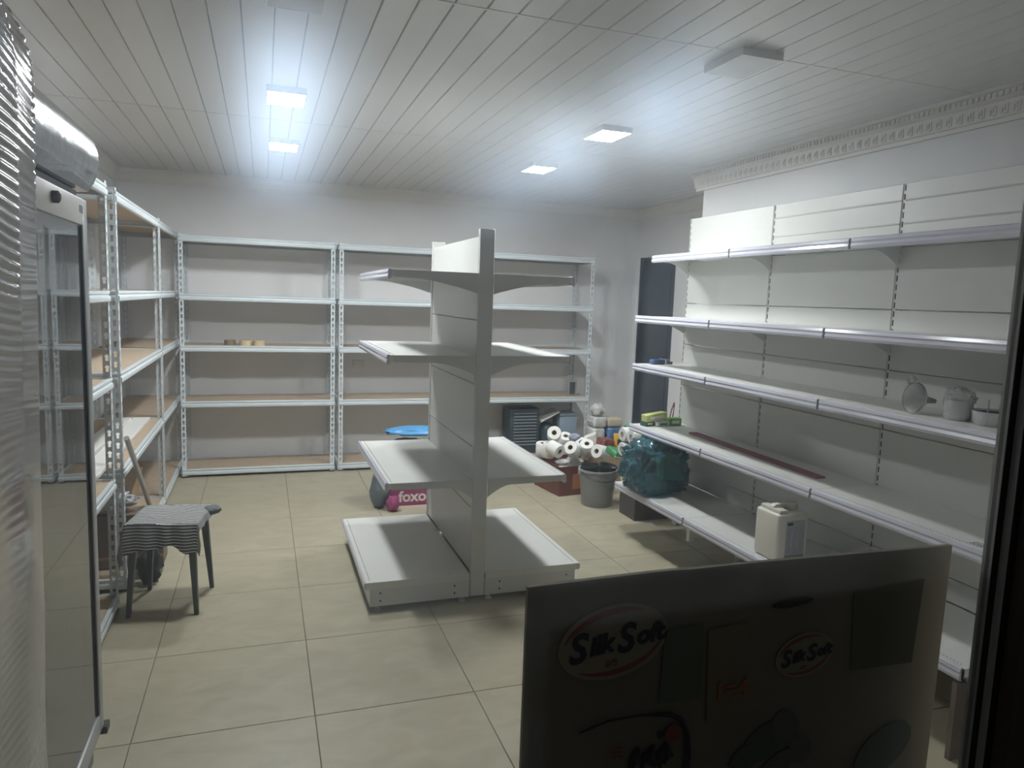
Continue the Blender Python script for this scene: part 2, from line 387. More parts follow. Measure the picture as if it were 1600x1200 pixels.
# ------------------------------------------------------------------ boltless racks
KEY = [(-.006, -.014), (0, -.016), (.006, -.014), (.0055, 0), (.010, .008), (0, .016), (-.010, .008), (-.0055, 0)]
PW = .036; cache = {}
def post_mesh(sx, sy, H):
    k = ('post', sx, sy, H)
    if k not in cache:
        m = MB(); m.plate((0, 0, .01), (sx, 0, 0), (0, 0, 1), (0, sy, 0), PW, H-.01, .05, KEY)
        m.plate((0, 0, .01), (0, sy, 0), (0, 0, 1), (sx, 0, 0), PW, H-.01, .05, KEY)
        cache[k] = m.mesh('post', RACK)
    return cache[k]
def beam_mesh(L):
    k = ('beam', round(L, 3))
    if k not in cache:
        pr = [(.010, .025), (-.004, .025), (-.006, .022), (-.006, .013), (-.001, .010), (-.001, .005), (-.008, .002), (-.010, -.006), (-.009, -.02), (-.005, -.025), (.010, -.025), (.010, -.022), (-.002, -.02), (-.002, .022), (.010, .022)]
        cache[k] = MB().prism(pr, 'x', 0, L).mesh('beam', RACK)
    return cache[k]
def rack(loc, rz, L, D, H, levels, label, group):
    t = thing('storage_rack', loc, label, 'storage rack', group, rz)
    for (x, sx) in ((0, 1), (L, -1)):
        for (y, sy) in ((0, 1), (D, -1)):
            link('post', post_mesh(sx, sy, H), t, (x, y, 0))
            k = ('foot', sx, sy)
            if k not in cache: cache[k] = MB().box(min(0, sx*.04), max(0, sx*.04), min(0, sy*.04), max(0, sy*.04), 0, .012).mesh('foot', BLACK)
            link('foot', cache[k], t, (x, y, 0))
    for z in levels:
        a = link('beam', beam_mesh(L-.012), t, (.006, .0025, z)); a.name = 'front_beam'
        b = link('rear_beam', beam_mesh(L-.012), t, (L-.006, D-.0025, z)); b.rotation_euler = (0, 0, PI)
        c = link('side_beam', beam_mesh(D-.02), t, (.0025, D-.01, z)); c.rotation_euler = (0, 0, -PI/2)
        e = link('side_beam', beam_mesh(D-.02), t, (L-.0025, .01, z)); e.rotation_euler = (0, 0, PI/2)
        k = ('board', round(L, 3), round(D, 3))
        if k not in cache: cache[k] = MB().box(.012, L-.012, .014, D-.014, 0, .016).mesh('shelf_board', CHIP)
        link('shelf_board', cache[k], t, (0, 0, z+.007))
    return t
LV = [.045, .5994, 1.0495, 1.456, 1.911]
g = 'boltless racks along the back wall'
rack((-.6214, 6.198, 0), 0, 1.1967, .41, 1.95, LV, 'grey rack on the back wall with three tape rolls on its shelf', g)
rack((.6077, 6.198, 0), 0, 1.155, .41, 1.95, LV, 'grey rack on the back wall partly hidden behind the white gondola', g)
rack((1.787, 6.198, 0), 0, 1.168, .41, 1.95, LV, 'grey rack on the back wall nearest the dark door', g)
LVL = [.045, .605, 1.08, 1.475, 1.945]
g = 'boltless racks along the left wall'
rack((-.655, 2.36, 0), PI/2, 1.325, .42, 1.985, LVL, 'grey rack on the left wall half hidden by the glass door fridge', g)
rack((-.655, 3.885, 0), PI/2, 1.52, .42, 1.985, LVL, 'grey rack on the left wall behind the stool', g)
rack((-.655, 5.43, 0), PI/2, 1.16, .42, 1.985, LVL, 'grey rack filling the far left corner of the room', g)

# ------------------------------------------------------------------ shelving on the right wall
PXX = 2.70; SZ = [1.82, 1.427, 1.112, .706, .312]; SXF = [2.432, 2.333, 2.333, 2.333, 2.247]
SLOT = [(-.0042, -.013), (0, -.013), (.0042, -.013), (.0042, 0), (.0042, .013), (0, .013), (-.0042, .013), (-.0042, 0)]
ROWS = [(.335, .437), (.437, .713), (.713, .99), (.99, 1.265), (1.265, 1.54), (1.54, 1.82), (1.82, 2.10)]
YJ = [4.22, 3.385, 2.522, 1.66]
def bracket(mb, depth, sign, x, y0, y1, z, st=.62, dp=.075):
    """curved bracket under a shelf from the wall (x) outwards by depth along sign"""
    pts = [(x, z), (x+sign*depth, z), (x+sign*depth, z-.03)]
    for k in range(9):
        q = k/8; pts.append((x+sign*depth*st*(1-q), z-.034-dp*q**1.6))
    pts.append((x, z-.037-dp))
    return mb.prism(pts, 'y', y0, y1)
def rail_poly(x, z, s):
    """s=-1 front towards -x"""
    return [(x, z+.002), (x+s*.006, z+.004), (x+s*.013, z), (x+s*.016, z-.012), (x+s*.013, z-.02), (x+s*.017, z-.032), (x+s*.013, z-.043), (x+s*.004, z-.045), (x, z-.04)]
def perfs(x0, y0, y1, z, parent):
    m = MB(parent.location); y = y0
    while y < y1: m.box(x0, x0+.004, y, y+.003, z, z+.0006); y += .0135
    tag(m.build('perforations', DARK, parent), kind='stuff')
bay_labels = ['white wall shelving bay farthest away, beside the dark door', 'white wall shelving bay in the middle of the right wall', 'white wall shelving bay nearest the window frame']
for b in range(3):
    y1, y0 = YJ[b], YJ[b+1]
    t = thing('wall_shelving', (PXX, (y0+y1)/2, 0), bay_labels[b], 'shelving', 'wall shelving bays'); o = t.location
    for (z0, z1) in ROWS:
        m = MB(o); m.box(PXX, PXX+.012, y0+.0085, y1-.0085, z0+.0015, z1-.0015)
        pn = m.build('back_panel', WPAN, t, bev=.0025, seg=1)
        if z1 == 2.10 and b > 0:
            for zr in (1.922, 2.024):
                MB(o).prism([(PXX+.0005, zr-.006), (PXX-.004, zr), (PXX+.0005, zr+.006)], 'y', y0+.012, y1-.012).build('rib', WPAN, pn).location = (0, 0, 0)
    ups = [y1] if b < 2 else [y1, y0]
    for yy in ups:
        MB(o).plate((PXX+.004, yy-.0085, .02), (0, 1, 0), (0, 0, 1), (1, 0, 0), .017, 2.08, .04, SLOT).build('upright_strip', GRAYEN, t)
        MB(o).box(PXX+.014, PXX+.07, yy-.025, yy+.025, 0, 2.10).build('upright', GRAYEN, t)
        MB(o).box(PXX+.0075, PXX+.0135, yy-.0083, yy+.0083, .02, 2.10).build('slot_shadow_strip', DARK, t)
    for i, (z, xf) in enumerate(zip(SZ, SXF)):
        zt = z+.02
        m = MB(o)
        m.box(xf, PXX-.002, y0+.002, y1-.002, zt-.004, zt)
        m.box(xf, xf+.004, y0+.0015, y1-.0015, zt-.035, zt-.004)
        for yy in (y0+.0015, y1-.0035): m.box(xf+.004, PXX-.002, yy, yy+.002, zt-.03, zt-.004)
        sh = m.build('base_shelf' if i == 4 else 'shelf', WENAM, t)
        MB(o).prism(rail_poly(xf, zt, -1), 'y', y0+.007, y1-.007).build('price_rail', RAIL, sh)
        MB(o).box(xf-.006, xf-.0005, y0+.001, y0+.0065, zt-.04, zt-.003).build('rail_end_clip', DARK, sh)
        if i >= 3: 
            mm = MB(o); yy = y0+.03
            while yy < y1-.02: mm.box(xf+.018, xf+.022, yy, yy+.004, zt, zt+.0006); yy += .0135
            tag(mm.build('perforations', DARK, sh), kind='stuff')
        if i < 4:
            for yy in ([y1-.006] if b < 2 else [y1-.006, y0+.003]):
                bracket(MB(o), PXX-xf-.02, -1, PXX-.002, yy-.002, yy+.001, zt-.004).build('bracket', WENAM, t)
    for yy in ([] if b == 0 else ups):
        MB(o).box(2.30, PXX+.03, yy-.012, yy+.012, .215, .295).build('base_bracket', WENAM, t)
        MB(o).box(2.275, 2.31, yy-.014, yy+.014, .195, .295).build('base_foot', WENAM, t)
        MB(o).box(2.62, 2.66, yy-.02, yy+.02, 0, .215).build('base_leg', GRAYEN, t)
# brown board closing the near end under the base shelf
BROWN = mat('brown_laminate', (.14, .10, .085), .6, var=.1, scale=12)
single('brown_board', MB().box(2.225, 2.68, 1.665, 1.683, 0, .278), BROWN, 'dark brown board closing the near end under the bottom shelf', 'board')

# ------------------------------------------------------------------ gondola in the middle
GY0, GY1 = 3.33, 4.365
t = thing('gondola_shelf', (1.0165, (GY0+GY1)/2, 0), 'double-sided white gondola shelf standing in the middle of the floor', 'gondola shelf'); o = t.location
for (ya, yb) in ((GY0, GY0+.03), (GY1-.03, GY1)):
    MB(o).box(.979, 1.054, ya, yb, .03, 1.856).build('upright', GRAYEN, t, bev=.002, seg=1)
    for sx, x in ((-1, .978), (1, 1.055)):
        MB(o).plate((x, ya+.006, .16), (0, 1, 0), (0, 0, 1), (-sx, 0, 0), .018, 1.68, .04, SLOT, .001).build('slot_strip', GRAYEN, t)
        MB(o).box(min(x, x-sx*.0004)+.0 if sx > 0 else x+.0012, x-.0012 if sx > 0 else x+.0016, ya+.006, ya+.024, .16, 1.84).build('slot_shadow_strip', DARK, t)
GR = [(.152, .48), (.48, .79), (.79, 1.105), (1.105, 1.42), (1.42, 1.822)]
for x0, x1 in ((.983, .993), (1.04, 1.05)):
    for (z0, z1) in GR:
        MB(o).box(x0, x1, GY0+.032, GY1-.032, z0+.0015, z1-.0015).build('back_panel', WPAN, t, bev=.0025, seg=1)
GZ = [1.645, 1.248, .634]
for z, bst, bdp in zip(GZ, (.8, .5, .3), (.062, .06, .06)):
    for s, xi, xo in ((-1, .977, .56), (1, 1.056, 1.47)):
        m = MB(o); a, b = min(xi, xo), max(xi, xo)
        m.box(a, b, GY0+.004, GY1-.004, z-.004, z)
        e = .004
        m.box(xo, xo-s*e, GY0+.004, GY1-.004, z-.035, z-.004)
        for yy in (GY0+.004, GY1-.006): m.box(a+.004, b-.004, yy, yy+.002, z-.03, z-.004)
        sh = m.build('shelf', WENAM, t)
        MB(o).prism(rail_poly(xo, z, s), 'y', GY0+.006, GY1-.006).build('price_rail', RAIL, sh)
        mm = MB(o); yy = GY0+.03
        while yy < GY1-.03: mm.box(xo-s*.02-.002, xo-s*.02+.002, yy, yy+.004, z, z+.0006); yy += .0135
        tag(mm.build('perforations', DARK, sh), kind='stuff')
        for yy in (GY0+.001, GY1-.004):
            bracket(MB(o), .40, s, xi, yy, yy+.0025, z-.002, bst, bdp).build('bracket', GRAYEN, t)
for s, xi, xo in ((-1, .977, .462), (1, 1.056, 1.575)):
    a, b = min(xi, xo), max(xi, xo)
    m = MB(o); m.box(a, b, GY0+.002, GY1-.002, .146, .15); m.box(xo, xo-s*.004, GY0+.002, GY1-.002, .116, .146)
    for yy in (GY0+.002, GY1-.004): m.box(a+.004, b, yy, yy+.002, .116, .146)
    sh = m.build('base_shelf', WENAM, t)
    MB(o).prism([(xo, .150), (xo+s*.008, .148), (xo+s*.011, .135), (xo+s*.008, .118), (xo, .116)], 'y', GY0+.003, GY1-.003).build('price_rail', RAIL if s < 0 else WENAM, sh)
    mm = MB(o); yy = GY0+.03
    while yy < GY1-.03: mm.box(xo-s*.02-.002, xo-s*.02+.002, yy, yy+.005, .15, .1506); yy += .0135
    tag(mm.build('perforations', DARK, sh), kind='stuff')
    xk = xo-s*.018
    for yy in (GY0+.003, GY1-.005):
        MB(o).box(min(xi, xk), max(xi, xk), yy, yy+.002, .028, .1165).build('base_bracket', GRAYEN, t)
    MB(o).box(xk, xk-s*.002, GY0+.005, GY1-.005, .028, .1165).build('kick_plate', WENAM, t)
    for xx in (xk-s*.05, xk-s*.42):
        for zz in (.055, .093):
            MB(o).lathe([(.0045, 0), (.0045, .002)], 10, (xx, GY0+.003, zz), (0, -1, 0)).build('bolt', DARK, t)
    for xx in (xk-s*.04, xi+s*.03):
        for yy in (GY0+.03, GY1-.03):
            MB(o).lathe([(.018, 0), (.018, .008), (.006, .009), (.006, .03)], 12, (xx, yy, 0)).build('levelling_foot', GRAYEN if xx != xi+s*.03 else WHITE, t)

# ------------------------------------------------------------------ glass door fridge and the wrapped one
FX = -.45
t = thing('display_fridge', (-.76, 1.96, 0), 'upright glass door display fridge with curved silver header against the left wall', 'fridge'); o = t.location
FRM = mat('fridge_grey', (.40, .41, .42), .35, .3); FRD = mat('fridge_inside', (.20, .21, .21), .5); FRS = mat('fridge_shadow_gap', (.06, .07, .08), .5)
ya, yb = 1.655, 2.265
MB(o).box(-1.09, -.51, ya, ya+.03, .12, 1.755).build('side_panel', FRM, t)
MB(o).box(-1.09, -.51, yb-.03, yb, .12, 1.755).build('side_panel', FRM, t)
MB(o).box(-1.10, -1.09, ya, yb, .12, 1.755).box(-1.09, -.51, ya+.03, yb-.03, .12, .17).box(-1.09, -.51, ya+.03, yb-.03, 1.725, 1.755).build('cabinet', FRD, t)
for z in (.55, .95, 1.32): 
    m = MB(o)
    for k in range(12): m.tube([(-1.06, ya+.05+k*.046, z), (-.54, ya+.05+k*.046, z)], .003, 6)
    m.box(-.545, -.54, ya+.04, yb-.04, z-.01, z+.006).build('wire_shelf', STEEL, t)
MB(o).box(-1.09, -.53, ya+.01, yb-.01, .02, .12).build('plinth', BLACK, t)
dr = bpy.data.objects.new('door', None); COL.objects.link(dr); dr.parent = t
dz0, dz1 = .235, 1.752
MB(o).box(-.50, FX, ya+.005, ya+.05, dz0, dz1).build('door_stile', FRM, dr, bev=.004)
MB(o).box(-.50, FX, yb-.05, yb-.005, dz0, dz1).build('door_stile', FRM, dr, bev=.004)
MB(o).box(-.50, FX, ya+.051, yb-.051, dz0, dz0+.06).build('door_rail', FRM, dr, bev=.004)
MB(o).box(-.50, FX, ya+.051, yb-.051, dz1-.07, dz1).build('door_rail', WHITE, dr, bev=.004)
MB(o).box(-.462, -.456, ya+.051, yb-.051, dz0+.061, dz1-.071).build('door_glass', FRGLASS, dr)
MB(o).box(-.462, FX-.001, yb-.066, yb-.052, dz0+.062, dz1-.072).build('door_gasket', RUB, dr)
MB(o).lathe([(.014, 0), (.014, .012), (.008, .016)], 14, (FX, 1.92, dz1-.03), (1, 0, 0)).build('lock', DARK, dr)
MB(o).box(FX, FX+.001, yb-.09, yb-.055, dz1-.04, dz1-.02).build('label_plate', FRD, dr)
MB(o).box(-.48, -.44, yb-.02, yb+.02, dz0-.022, dz0).build('hinge', BLACK, dr)
MB(o).box(-.50, FX-.03, ya+.01, yb-.01, .125, dz0-.025).build('grille', FRD, t)
hp = [(-1.09, 1.785), (-.50, 1.778), (-.458, 1.782), (-.442, 1.809), (-.433, 1.835), (-.4295, 1.865), (-.432, 1.895), (-.440, 1.918), (-.456, 1.942), (-.48, 1.960), (-.52, 1.975), (-.58, 1.985), (-1.09, 1.985)]
FILM = mat('film_covered_silver', (.21, .225, .25), .27, .5, var=.35, scale=9, bump=.35, bscale=18, coat=.5)
MB(o).prism([(-1.09, 1.757), (-.475, 1.757), (-.475, 1.777), (-1.09, 1.784)], 'y', ya, yb).build('header_base', FRS, t)
MB(o).prism(hp, 'y', ya, yb+.06).build('header', FILM, t, smooth=True)
MB(o).prism([(-.60, 1.987), (-.56, 1.984), (-.56, 1.990), (-.60, 1.992)], 'y', ya, yb+.02).build('header_edge', FRS, t)

# fridge still wrapped in film: a closed body under a pleated sheet
WRAP = mat('wrap_film', (.25, .248, .245), .14, .0, var=.12, scale=3, bump=.06, bscale=25, spec=.8, coat=.3)
t = thing('wrapped_fridge', (-.76, 1.23, 0), 'tall appliance wrapped in crinkled clear film at the left edge of the picture', 'wrapped appliance'); o = t.location
MB(o).box(-1.09, -.47, .86, 1.60, 0, 1.93).build('body', mat('wrapped_body', (.45, .44, .43), .5), t, bev=.03)
NY, NZ = 150, 640; vs = []; fs = []
sil = []   # outline across the sheet: front face from near to far, round the far edge, back along the far side
sil += [(-.416, .85+.765*i/(110)) for i in range(111)]
sil += [(-.416-.022*(1-math.cos(a)), 1.615+.022*math.sin(a)) for a in [PI/2*k/12 for k in range(1, 13)]]
sil += [(-.438-.4*k/12, 1.637) for k in range(1, 13)]
for j in range(NZ+1):
    z = .02+2.0*j/NZ
    for i, (x, y) in enumerate(sil):
        top = max(0, z-1.87)/.15
        k = noise.noise(Vector((y*5, z*9, 2)))*.5+.5
        amp = .0042*(.12+.88*max(0, min(1, (z-1.15)/.4)))*(.25+.75*k)
        ph = z*330+y*26+5*noise.noise(Vector((y*3, z*5, 0)))
        fl = 1
        dx = amp*fl*math.sin(ph)*(1 if y < 1.505 else .12 if y < 1.615 else .8*max(0, min(1, (z-1.6)/.2)))+.006*noise.noise(Vector((y*6, z*2.2, 5)))
        xx = x+dx+.022*(z-1.2)-.03*top**3; yy = y-.05*top**3*(1 if y > 1.58 else 0)
        vs.append((xx, yy, z))
n = len(sil)
fs = [(j*n+i, j*n+i+1, (j+1)*n+i+1, (j+1)*n+i) for j in range(NZ) for i in range(n-1)]
MB(o).add(vs, fs).build('wrap_sheet', WRAP, t, smooth=True)
MB(o).box(-1.05, -.53, .88, 1.53, 1.935, 1.99).build('top_padding', WRAP, t, bev=.02)

# ------------------------------------------------------------------ printed carton sheet behind the window
BY = .66
KRAFT = mat('printed_carton', (.30, .255, .17), .7, var=.12, scale=5)
bt = thing('carton_sheet', (.55, BY, 0), 'large printed toilet paper carton standing against the window in the foreground', 'carton'); o = bt.location
tl, tr_ = PY(825, 918, BY), PY(1487, 852, BY)
NX = 24; mb = MB(o); vs = []
for k, yo in ((0, 0.0), (1, .006)):
    for j in range(2):
        for i in range(NX+1):
            q = i/NX; x = tl.x+(tr_.x-tl.x)*q
            zt = tl.z+(tr_.z-tl.z)*q+.0035*math.sin(q*PI)*(1 if q < .3 else .6)
            wv = .001*math.sin(q*5)
            vs.append((x-.012*(1-j)*q, BY+yo+wv+0, zt if j else 0))
n = NX+1; fs = []
for i in range(NX):
    fs += [(i, i+1, n+i+1, n+i), (2*n+i+1, 2*n+i, 3*n+i, 3*n+i+1), (n+i, n+i+1, 3*n+i+1, 3*n+i), (i+1, i, 2*n+i, 2*n+i+1)]
fs += [(0, n, 3*n, 2*n), (NX, 2*n+NX, 3*n+NX, n+NX)]
mb.add(vs, fs).build('sheet', KRAFT, bt)
NAVY = mat('print_navy', (.012, .018, .03), .5); REDP = mat('print_red', (.40, .08, .04), .5); CREAM = mat('print_cream', (.44, .38, .24), .6)
ORNG = mat('print_orange', (.55, .16, .04), .5); GREENP = mat('print_green', (.17, .19, .11), .6); MUD = mat('print_dark', (.17, .15, .10), .95, spec=.1)
PY0 = BY-.0025
def bp(px, py): p = PY(px, py, PY0); return Vector((p.x, p.z))
def flat_poly(name, pts, m, k, parent=bt):
    b_ = MB(o); y = PY0+.001-.0006*k
    return b_.prism([(p[0], p[1]) for p in pts], 'y', y, y+.0005).build(name, m, parent)
def crescent(c, a, b, w, t0, t1, rot):
    up, lo = [], []
    for k in range(25):
        q = k/24; t_ = t0+(t1-t0)*q; th = w*math.sin(q*PI)**.7
        for lst, g_ in ((up, 0), (lo, th)):
            x, z = (a-g_)*math.cos(t_), (b-g_)*math.sin(t_)
            lst.append((c[0]+x*math.cos(rot)-z*math.sin(rot), c[1]+x*math.sin(rot)+z*math.cos(rot)))
    return up+lo[::-1]
def ell(c, a, b, rot=0, n_=28): return [(c[0]+a*math.cos(t_)*math.cos(rot)-b*math.sin(t_)*math.sin(rot), c[1]+a*math.cos(t_)*math.sin(rot)+b*math.sin(t_)*math.cos(rot)) for t_ in [2*PI*k/n_ for k in range(n_)]]
def logo(cx, cy, wpx, nm):
    c = bp(cx, cy); u = (bp(cx+wpx/2, cy)-bp(cx-wpx/2, cy)).length/2
    flat_poly('logo_ground', ell(c, u*1.12, u*.72, .10), CREAM, 1)
    flat_poly('logo_swoosh', crescent(c, u*1.02, u*.64, u*.11, .85, 2.9, .12), REDP, 2)
    flat_poly('logo_swoosh', crescent(c, u*1.02, u*.64, u*.10, 3.9, 6.0, .12), REDP, 2)
    mw = Matrix.Translation((c[0]-o.x, PY0+.001-.0018-o.y, c[1]-o.z)) @ Matrix.Rotation(-.10, 4, 'Y') @ Matrix.Rotation(PI/2, 4, 'X')
    cx_ = -.92*u
    for ch, sz in (('S', .76), ('ilk', .50), ('S', .76), ('oft', .50)):
        tx = text(nm, ch, u*sz, NAVY, bt, Matrix(), bold=u*.020, shear=.22, align='LEFT')
        xs_ = [v.co.x for v in tx.data.vertices]
        tx.data.transform(mw @ Matrix.Translation((cx_-min(xs_), 0, 0))); cx_ += max(xs_)-min(xs_)+u*(.0 if ch == 'S' else .02)
    pts = [(c[0]+u*(-.05+.12*math.cos(k*.42)*(.6+k*.025)), c[1]-u*.40+u*.06*math.sin(k*.84)) for k in range(22)]
    MB(o).tube([(p[0], PY0-.0008, p[1]) for p in pts], u*.010, 5).build('logo_flourish', REDP, bt)
logo(960, 1003, 150, 'lettering'); logo(1258, 1023, 78, 'lettering')
c = bp(1142, 1077)
text('lettering', '1=4', .030, ORNG, bt, Matrix.Translation((c[0]-o.x, PY0-.0016-o.y, c[1]-o.z)) @ Matrix.Rotation(-.02, 4, 'Y') @ Matrix.Rotation(PI/2, 4, 'X'), bold=.0008)
flat_poly('hand_hole', ell(bp(1240, 942), .03, .0055, .05), DARK, 1)
flat_poly('print_panel', [bp(*q) for q in ((1335, 925), (1445, 905), (1425, 1035), (1330, 1048))], MUD, 1)
flat_poly('print_panel', [bp(*q) for q in ((1108, 985), (1170, 972), (1160, 1120), (1104, 1130))], mat('print_ochre', (.32, .24, .13), .6), 1)
flat_poly('print_panel', [bp(*q) for q in ((1040, 985), (1100, 975), (1095, 1090), (1030, 1100))], GREENP, 1)
for kk, q in enumerate(((1195, 1160, .034, .022), (1228, 1138, .02, .026), (1165, 1185, .024, .016), (1250, 1170, .016, .02), (1380, 1170, .05, .03), (1215, 1195, .03, .014))):
    flat_poly('print_leaf', ell(bp(q[0], q[1]), q[2], q[3], .5, 14), mat('print_leaf_green', (.17, .18, .13), .6) if kk % 2 else mat('print_leaf_dark', (.12, .14, .10), .6), 1+kk*.25)
def stroke(pts, rr, m, nm): MB(o).tube([(bp(*p)[0], PY0-.0006, bp(*p)[1]) for p in pts], rr, 6).build(nm, m, bt)
stroke([(905, 1145), (950, 1126), (1000, 1117), (1045, 1116), (1064, 1124), (1073, 1145), (1074, 1175), (1070, 1215)], [.0012]*3+[.003]*3+[.0042]*2, NAVY, 'print_border')
stroke([(985, 1200), (992, 1180), (998, 1168)], [.004, .005, .002], NAVY, 'print_script')
stroke([(1003, 1200), (1006, 1182), (1018, 1168), (1012, 1188), (1022, 1196)], [.003, .004, .005, .004, .003], NAVY, 'print_script')
stroke([(1030, 1198), (1030, 1178), (1040, 1163), (1046, 1178), (1036, 1192)], [.003, .005, .004, .005, .003], NAVY, 'print_script')
stroke([(1028, 1150), (1037, 1146)], .003, NAVY, 'print_script')
flat_poly('print_seal', ell(bp(1052, 1146), .011, .011, 0, 18), REDP, 2)
text('lettering', 'SE', .016, REDP, bt, Matrix.Translation((bp(963, 1176)[0]-o.x, PY0-.0016-o.y, bp(963, 1176)[1]-o.z)) @ Matrix.Rotation(PI/2, 4, 'X'))

# ------------------------------------------------------------------ stool and shirt
STG = mat('stool_grey', (.075, .08, .08), .55, var=.05)
rz = -.15
st = thing('stool', (-.425, 3.70, 0), 'dark grey plastic stool with tapered legs under a striped shirt', 'stool', rz=rz)
MB().box(-.145, .145, -.145, .145, .418, .437).build('seat', STG, st, bev=.008)
MB().box(-.13, .13, -.13, -.122, .375, .419).box(-.13, .13, .122, .13, .375, .419).box(-.13, -.122, -.121, .121, .375, .419).box(.122, .13, -.121, .121, .375, .419).build('apron', STG, st)
for sx in (-1, 1):
    for sy in (-1, 1):
        bx_, by_, tx_, ty_ = sx*.149, sy*.160, sx*.122, sy*.122; a, b = .009, .017
        vs = [(bx_+i*a, by_+j*a, 0) for j in (-1, 1) for i in (-1, 1)]+[(tx_+i*b, ty_+j*b, .419) for j in (-1, 1) for i in (-1, 1)]
        MB().add(vs, [(0, 1, 3, 2), (4, 6, 7, 5), (0, 4, 5, 1), (2, 3, 7, 6), (0, 2, 6, 4), (1, 5, 7, 3)]).build('leg', STG, st)
def stripe_mat():
    m = bpy.data.materials.new('striped_cotton'); m.use_nodes = True; nt = m.node_tree; p = nt.nodes['Principled BSDF']; p.inputs['Roughness'].default_value = .9
    uv = nt.nodes.new('ShaderNodeUVMap'); sx = nt.nodes.new('ShaderNodeSeparateXYZ'); nt.links.new(uv.outputs[0], sx.inputs[0])
    mu = nt.nodes.new('ShaderNodeMath'); mu.operation = 'MULTIPLY'; mu.inputs[1].default_value = 1/.0145
    fr = nt.nodes.new('ShaderNodeMath'); fr.operation = 'FRACT'; gt = nt.nodes.new('ShaderNodeMath'); gt.operation = 'GREATER_THAN'; gt.inputs[1].default_value = .52
    nt.links.new(sx.outputs[1], mu.inputs[0]); nt.links.new(mu.outputs[0], fr.inputs[0]); nt.links.new(fr.outputs[0], gt.inputs[0])
    mx = nt.nodes.new('ShaderNodeMix'); mx.data_type = 'RGBA'; mx.inputs[6].default_value = (.035, .036, .04, 1); mx.inputs[7].default_value = (.52, .52, .51, 1)
    nt.links.new(gt.outputs[0], mx.inputs[0]); nt.links.new(mx.outputs[2], p.inputs['Base Color']); return m
SHIRT = stripe_mat()
def drape():
    NU, NV = 90, 90; vs = []; uvs = []; hx, hy, zt = .150, .150, .4405
    for j in range(NV+1):
        for i in range(NU+1):
            u = -.225+.41*i/NU
            hem = -.29-.02*math.sin(u*22)+.055*math.exp(-((u-.045)/.055)**2)
            v = hem+(.165-hem)*j/NV
            x, y, z = u, v, zt
            dx = max(0, abs(u)-hx); dy = max(0, abs(v)-hy)
            if dx: x = math.copysign(hx+.008+.25*dx, u); z -= dx*.92
            if dy: y = math.copysign(hy+.010+.10*dy, v); z -= dy*.97
            fold = .5+.5*math.sin(u*55+math.sin(u*13)*2)
            if dy: y += math.copysign(.013*fold*min(1, dy/.06), v)
            else: z += .006*max(0, noise.noise(Vector((u*14+v*8, v*7, 1))))+.004*abs(noise.noise(Vector((u*22, v*22, 4))))
            if dx: x += math.copysign(.010*(.5+.5*math.sin(v*48))*min(1, dx/.05), u)
            z = max(z, .2); vs.append((x, y, z)); uvs.append((u, v+.008*math.sin(u*16)*(1 if not dy else .4)+.6*max(0, u*.4+v*.2)*(0 if dy else 1)))
    fs = [(j*(NU+1)+i, j*(NU+1)+i+1, (j+1)*(NU+1)+i+1, (j+1)*(NU+1)+i) for j in range(NV) for i in range(NU)]
    me = bpy.data.meshes.new('striped_shirt'); me.from_pydata(vs, [], fs); ul = me.uv_layers.new(name='UVMap')
    for l in me.loops: ul.data[l.index].uv = uvs[l.vertex_index]
    for p in me.polygons: p.use_smooth = True
    me.materials.append(SHIRT); return me
sh = thing('striped_shirt', (-.425, 3.70, 0), 'black and white striped shirt draped over the stool', 'shirt', rz=rz)
link('shirt_cloth', drape(), sh)
sl = lump('sleeve_cuff', (.168, .10, .43), (.042, .045, .022), mat('shirt_collar', (.13, .15, .155), .9), '', '', .3, 2.5, 3, parent=sh, flat=False)

# ------------------------------------------------------------------ clutter by the left racks
single('metal_pipe', MB().tube([(-.555, 4.52, .0), (-.622, 3.80, .80)], .013, 12), STEEL, 'thin grey metal pipe leaning on the left rack behind the stool', 'pipe', smooth=True)
cb = thing('cardboard_box', (-.73, 4.06, .0735), 'brown cardboard box with film on top on the lowest left rack shelf', 'box'); o = cb.location
DCARD = mat('dull_cardboard', (.20, .155, .12), .85, var=.08)
MB(o).box(-.96, -.50, 4.025, 4.185, .0735, .355).build('box_body', DCARD, cb, bev=.003, seg=1)
MB(o).box(-.96, -.50, 4.023, 4.025, .12, .135).build('tape_strip', CARD, cb)
lump('plastic_bag', (-.80, 4.10, .41), (.14, .075, .06), CLEAR, 'crumpled clear plastic bag lying on the cardboard box behind the stool', 'plastic bag', .35, 3, 5, crease=.5, sub=4)
single('cardboard_sheet', MB().add([(-.83, 5.0, .07), (-.83, 5.4, .07), (-.78, 5.36, .30), (-.78, 5.2, .33), (-.835, 5.0, .07), (-.835, 5.4, .07), (-.785, 5.36, .30), (-.785, 5.2, .33)],
       [(0, 1, 2, 3), (4, 7, 6, 5), (0, 4, 5, 1), (1, 5, 6, 2), (2, 6, 7, 3), (3, 7, 4, 0)]), CARD, 'torn piece of brown cardboard propped in the left rack by the pipe', 'cardboard')
single('cardboard_sheet', MB().add([(-1.0, 3.12, .64), (-1.0, 3.6, .64), (-.86, 3.62, .74), (-.92, 3.2, .76), (-1.005, 3.12, .64), (-1.005, 3.6, .64), (-.865, 3.62, .745), (-.925, 3.2, .765)],
       [(0, 1, 2, 3), (4, 7, 6, 5), (0, 4, 5, 1), (1, 5, 6, 2), (2, 6, 7, 3), (3, 7, 4, 0)]), DCARD, 'folded cardboard lying at the back of the rack shelf beside the fridge', 'cardboard')
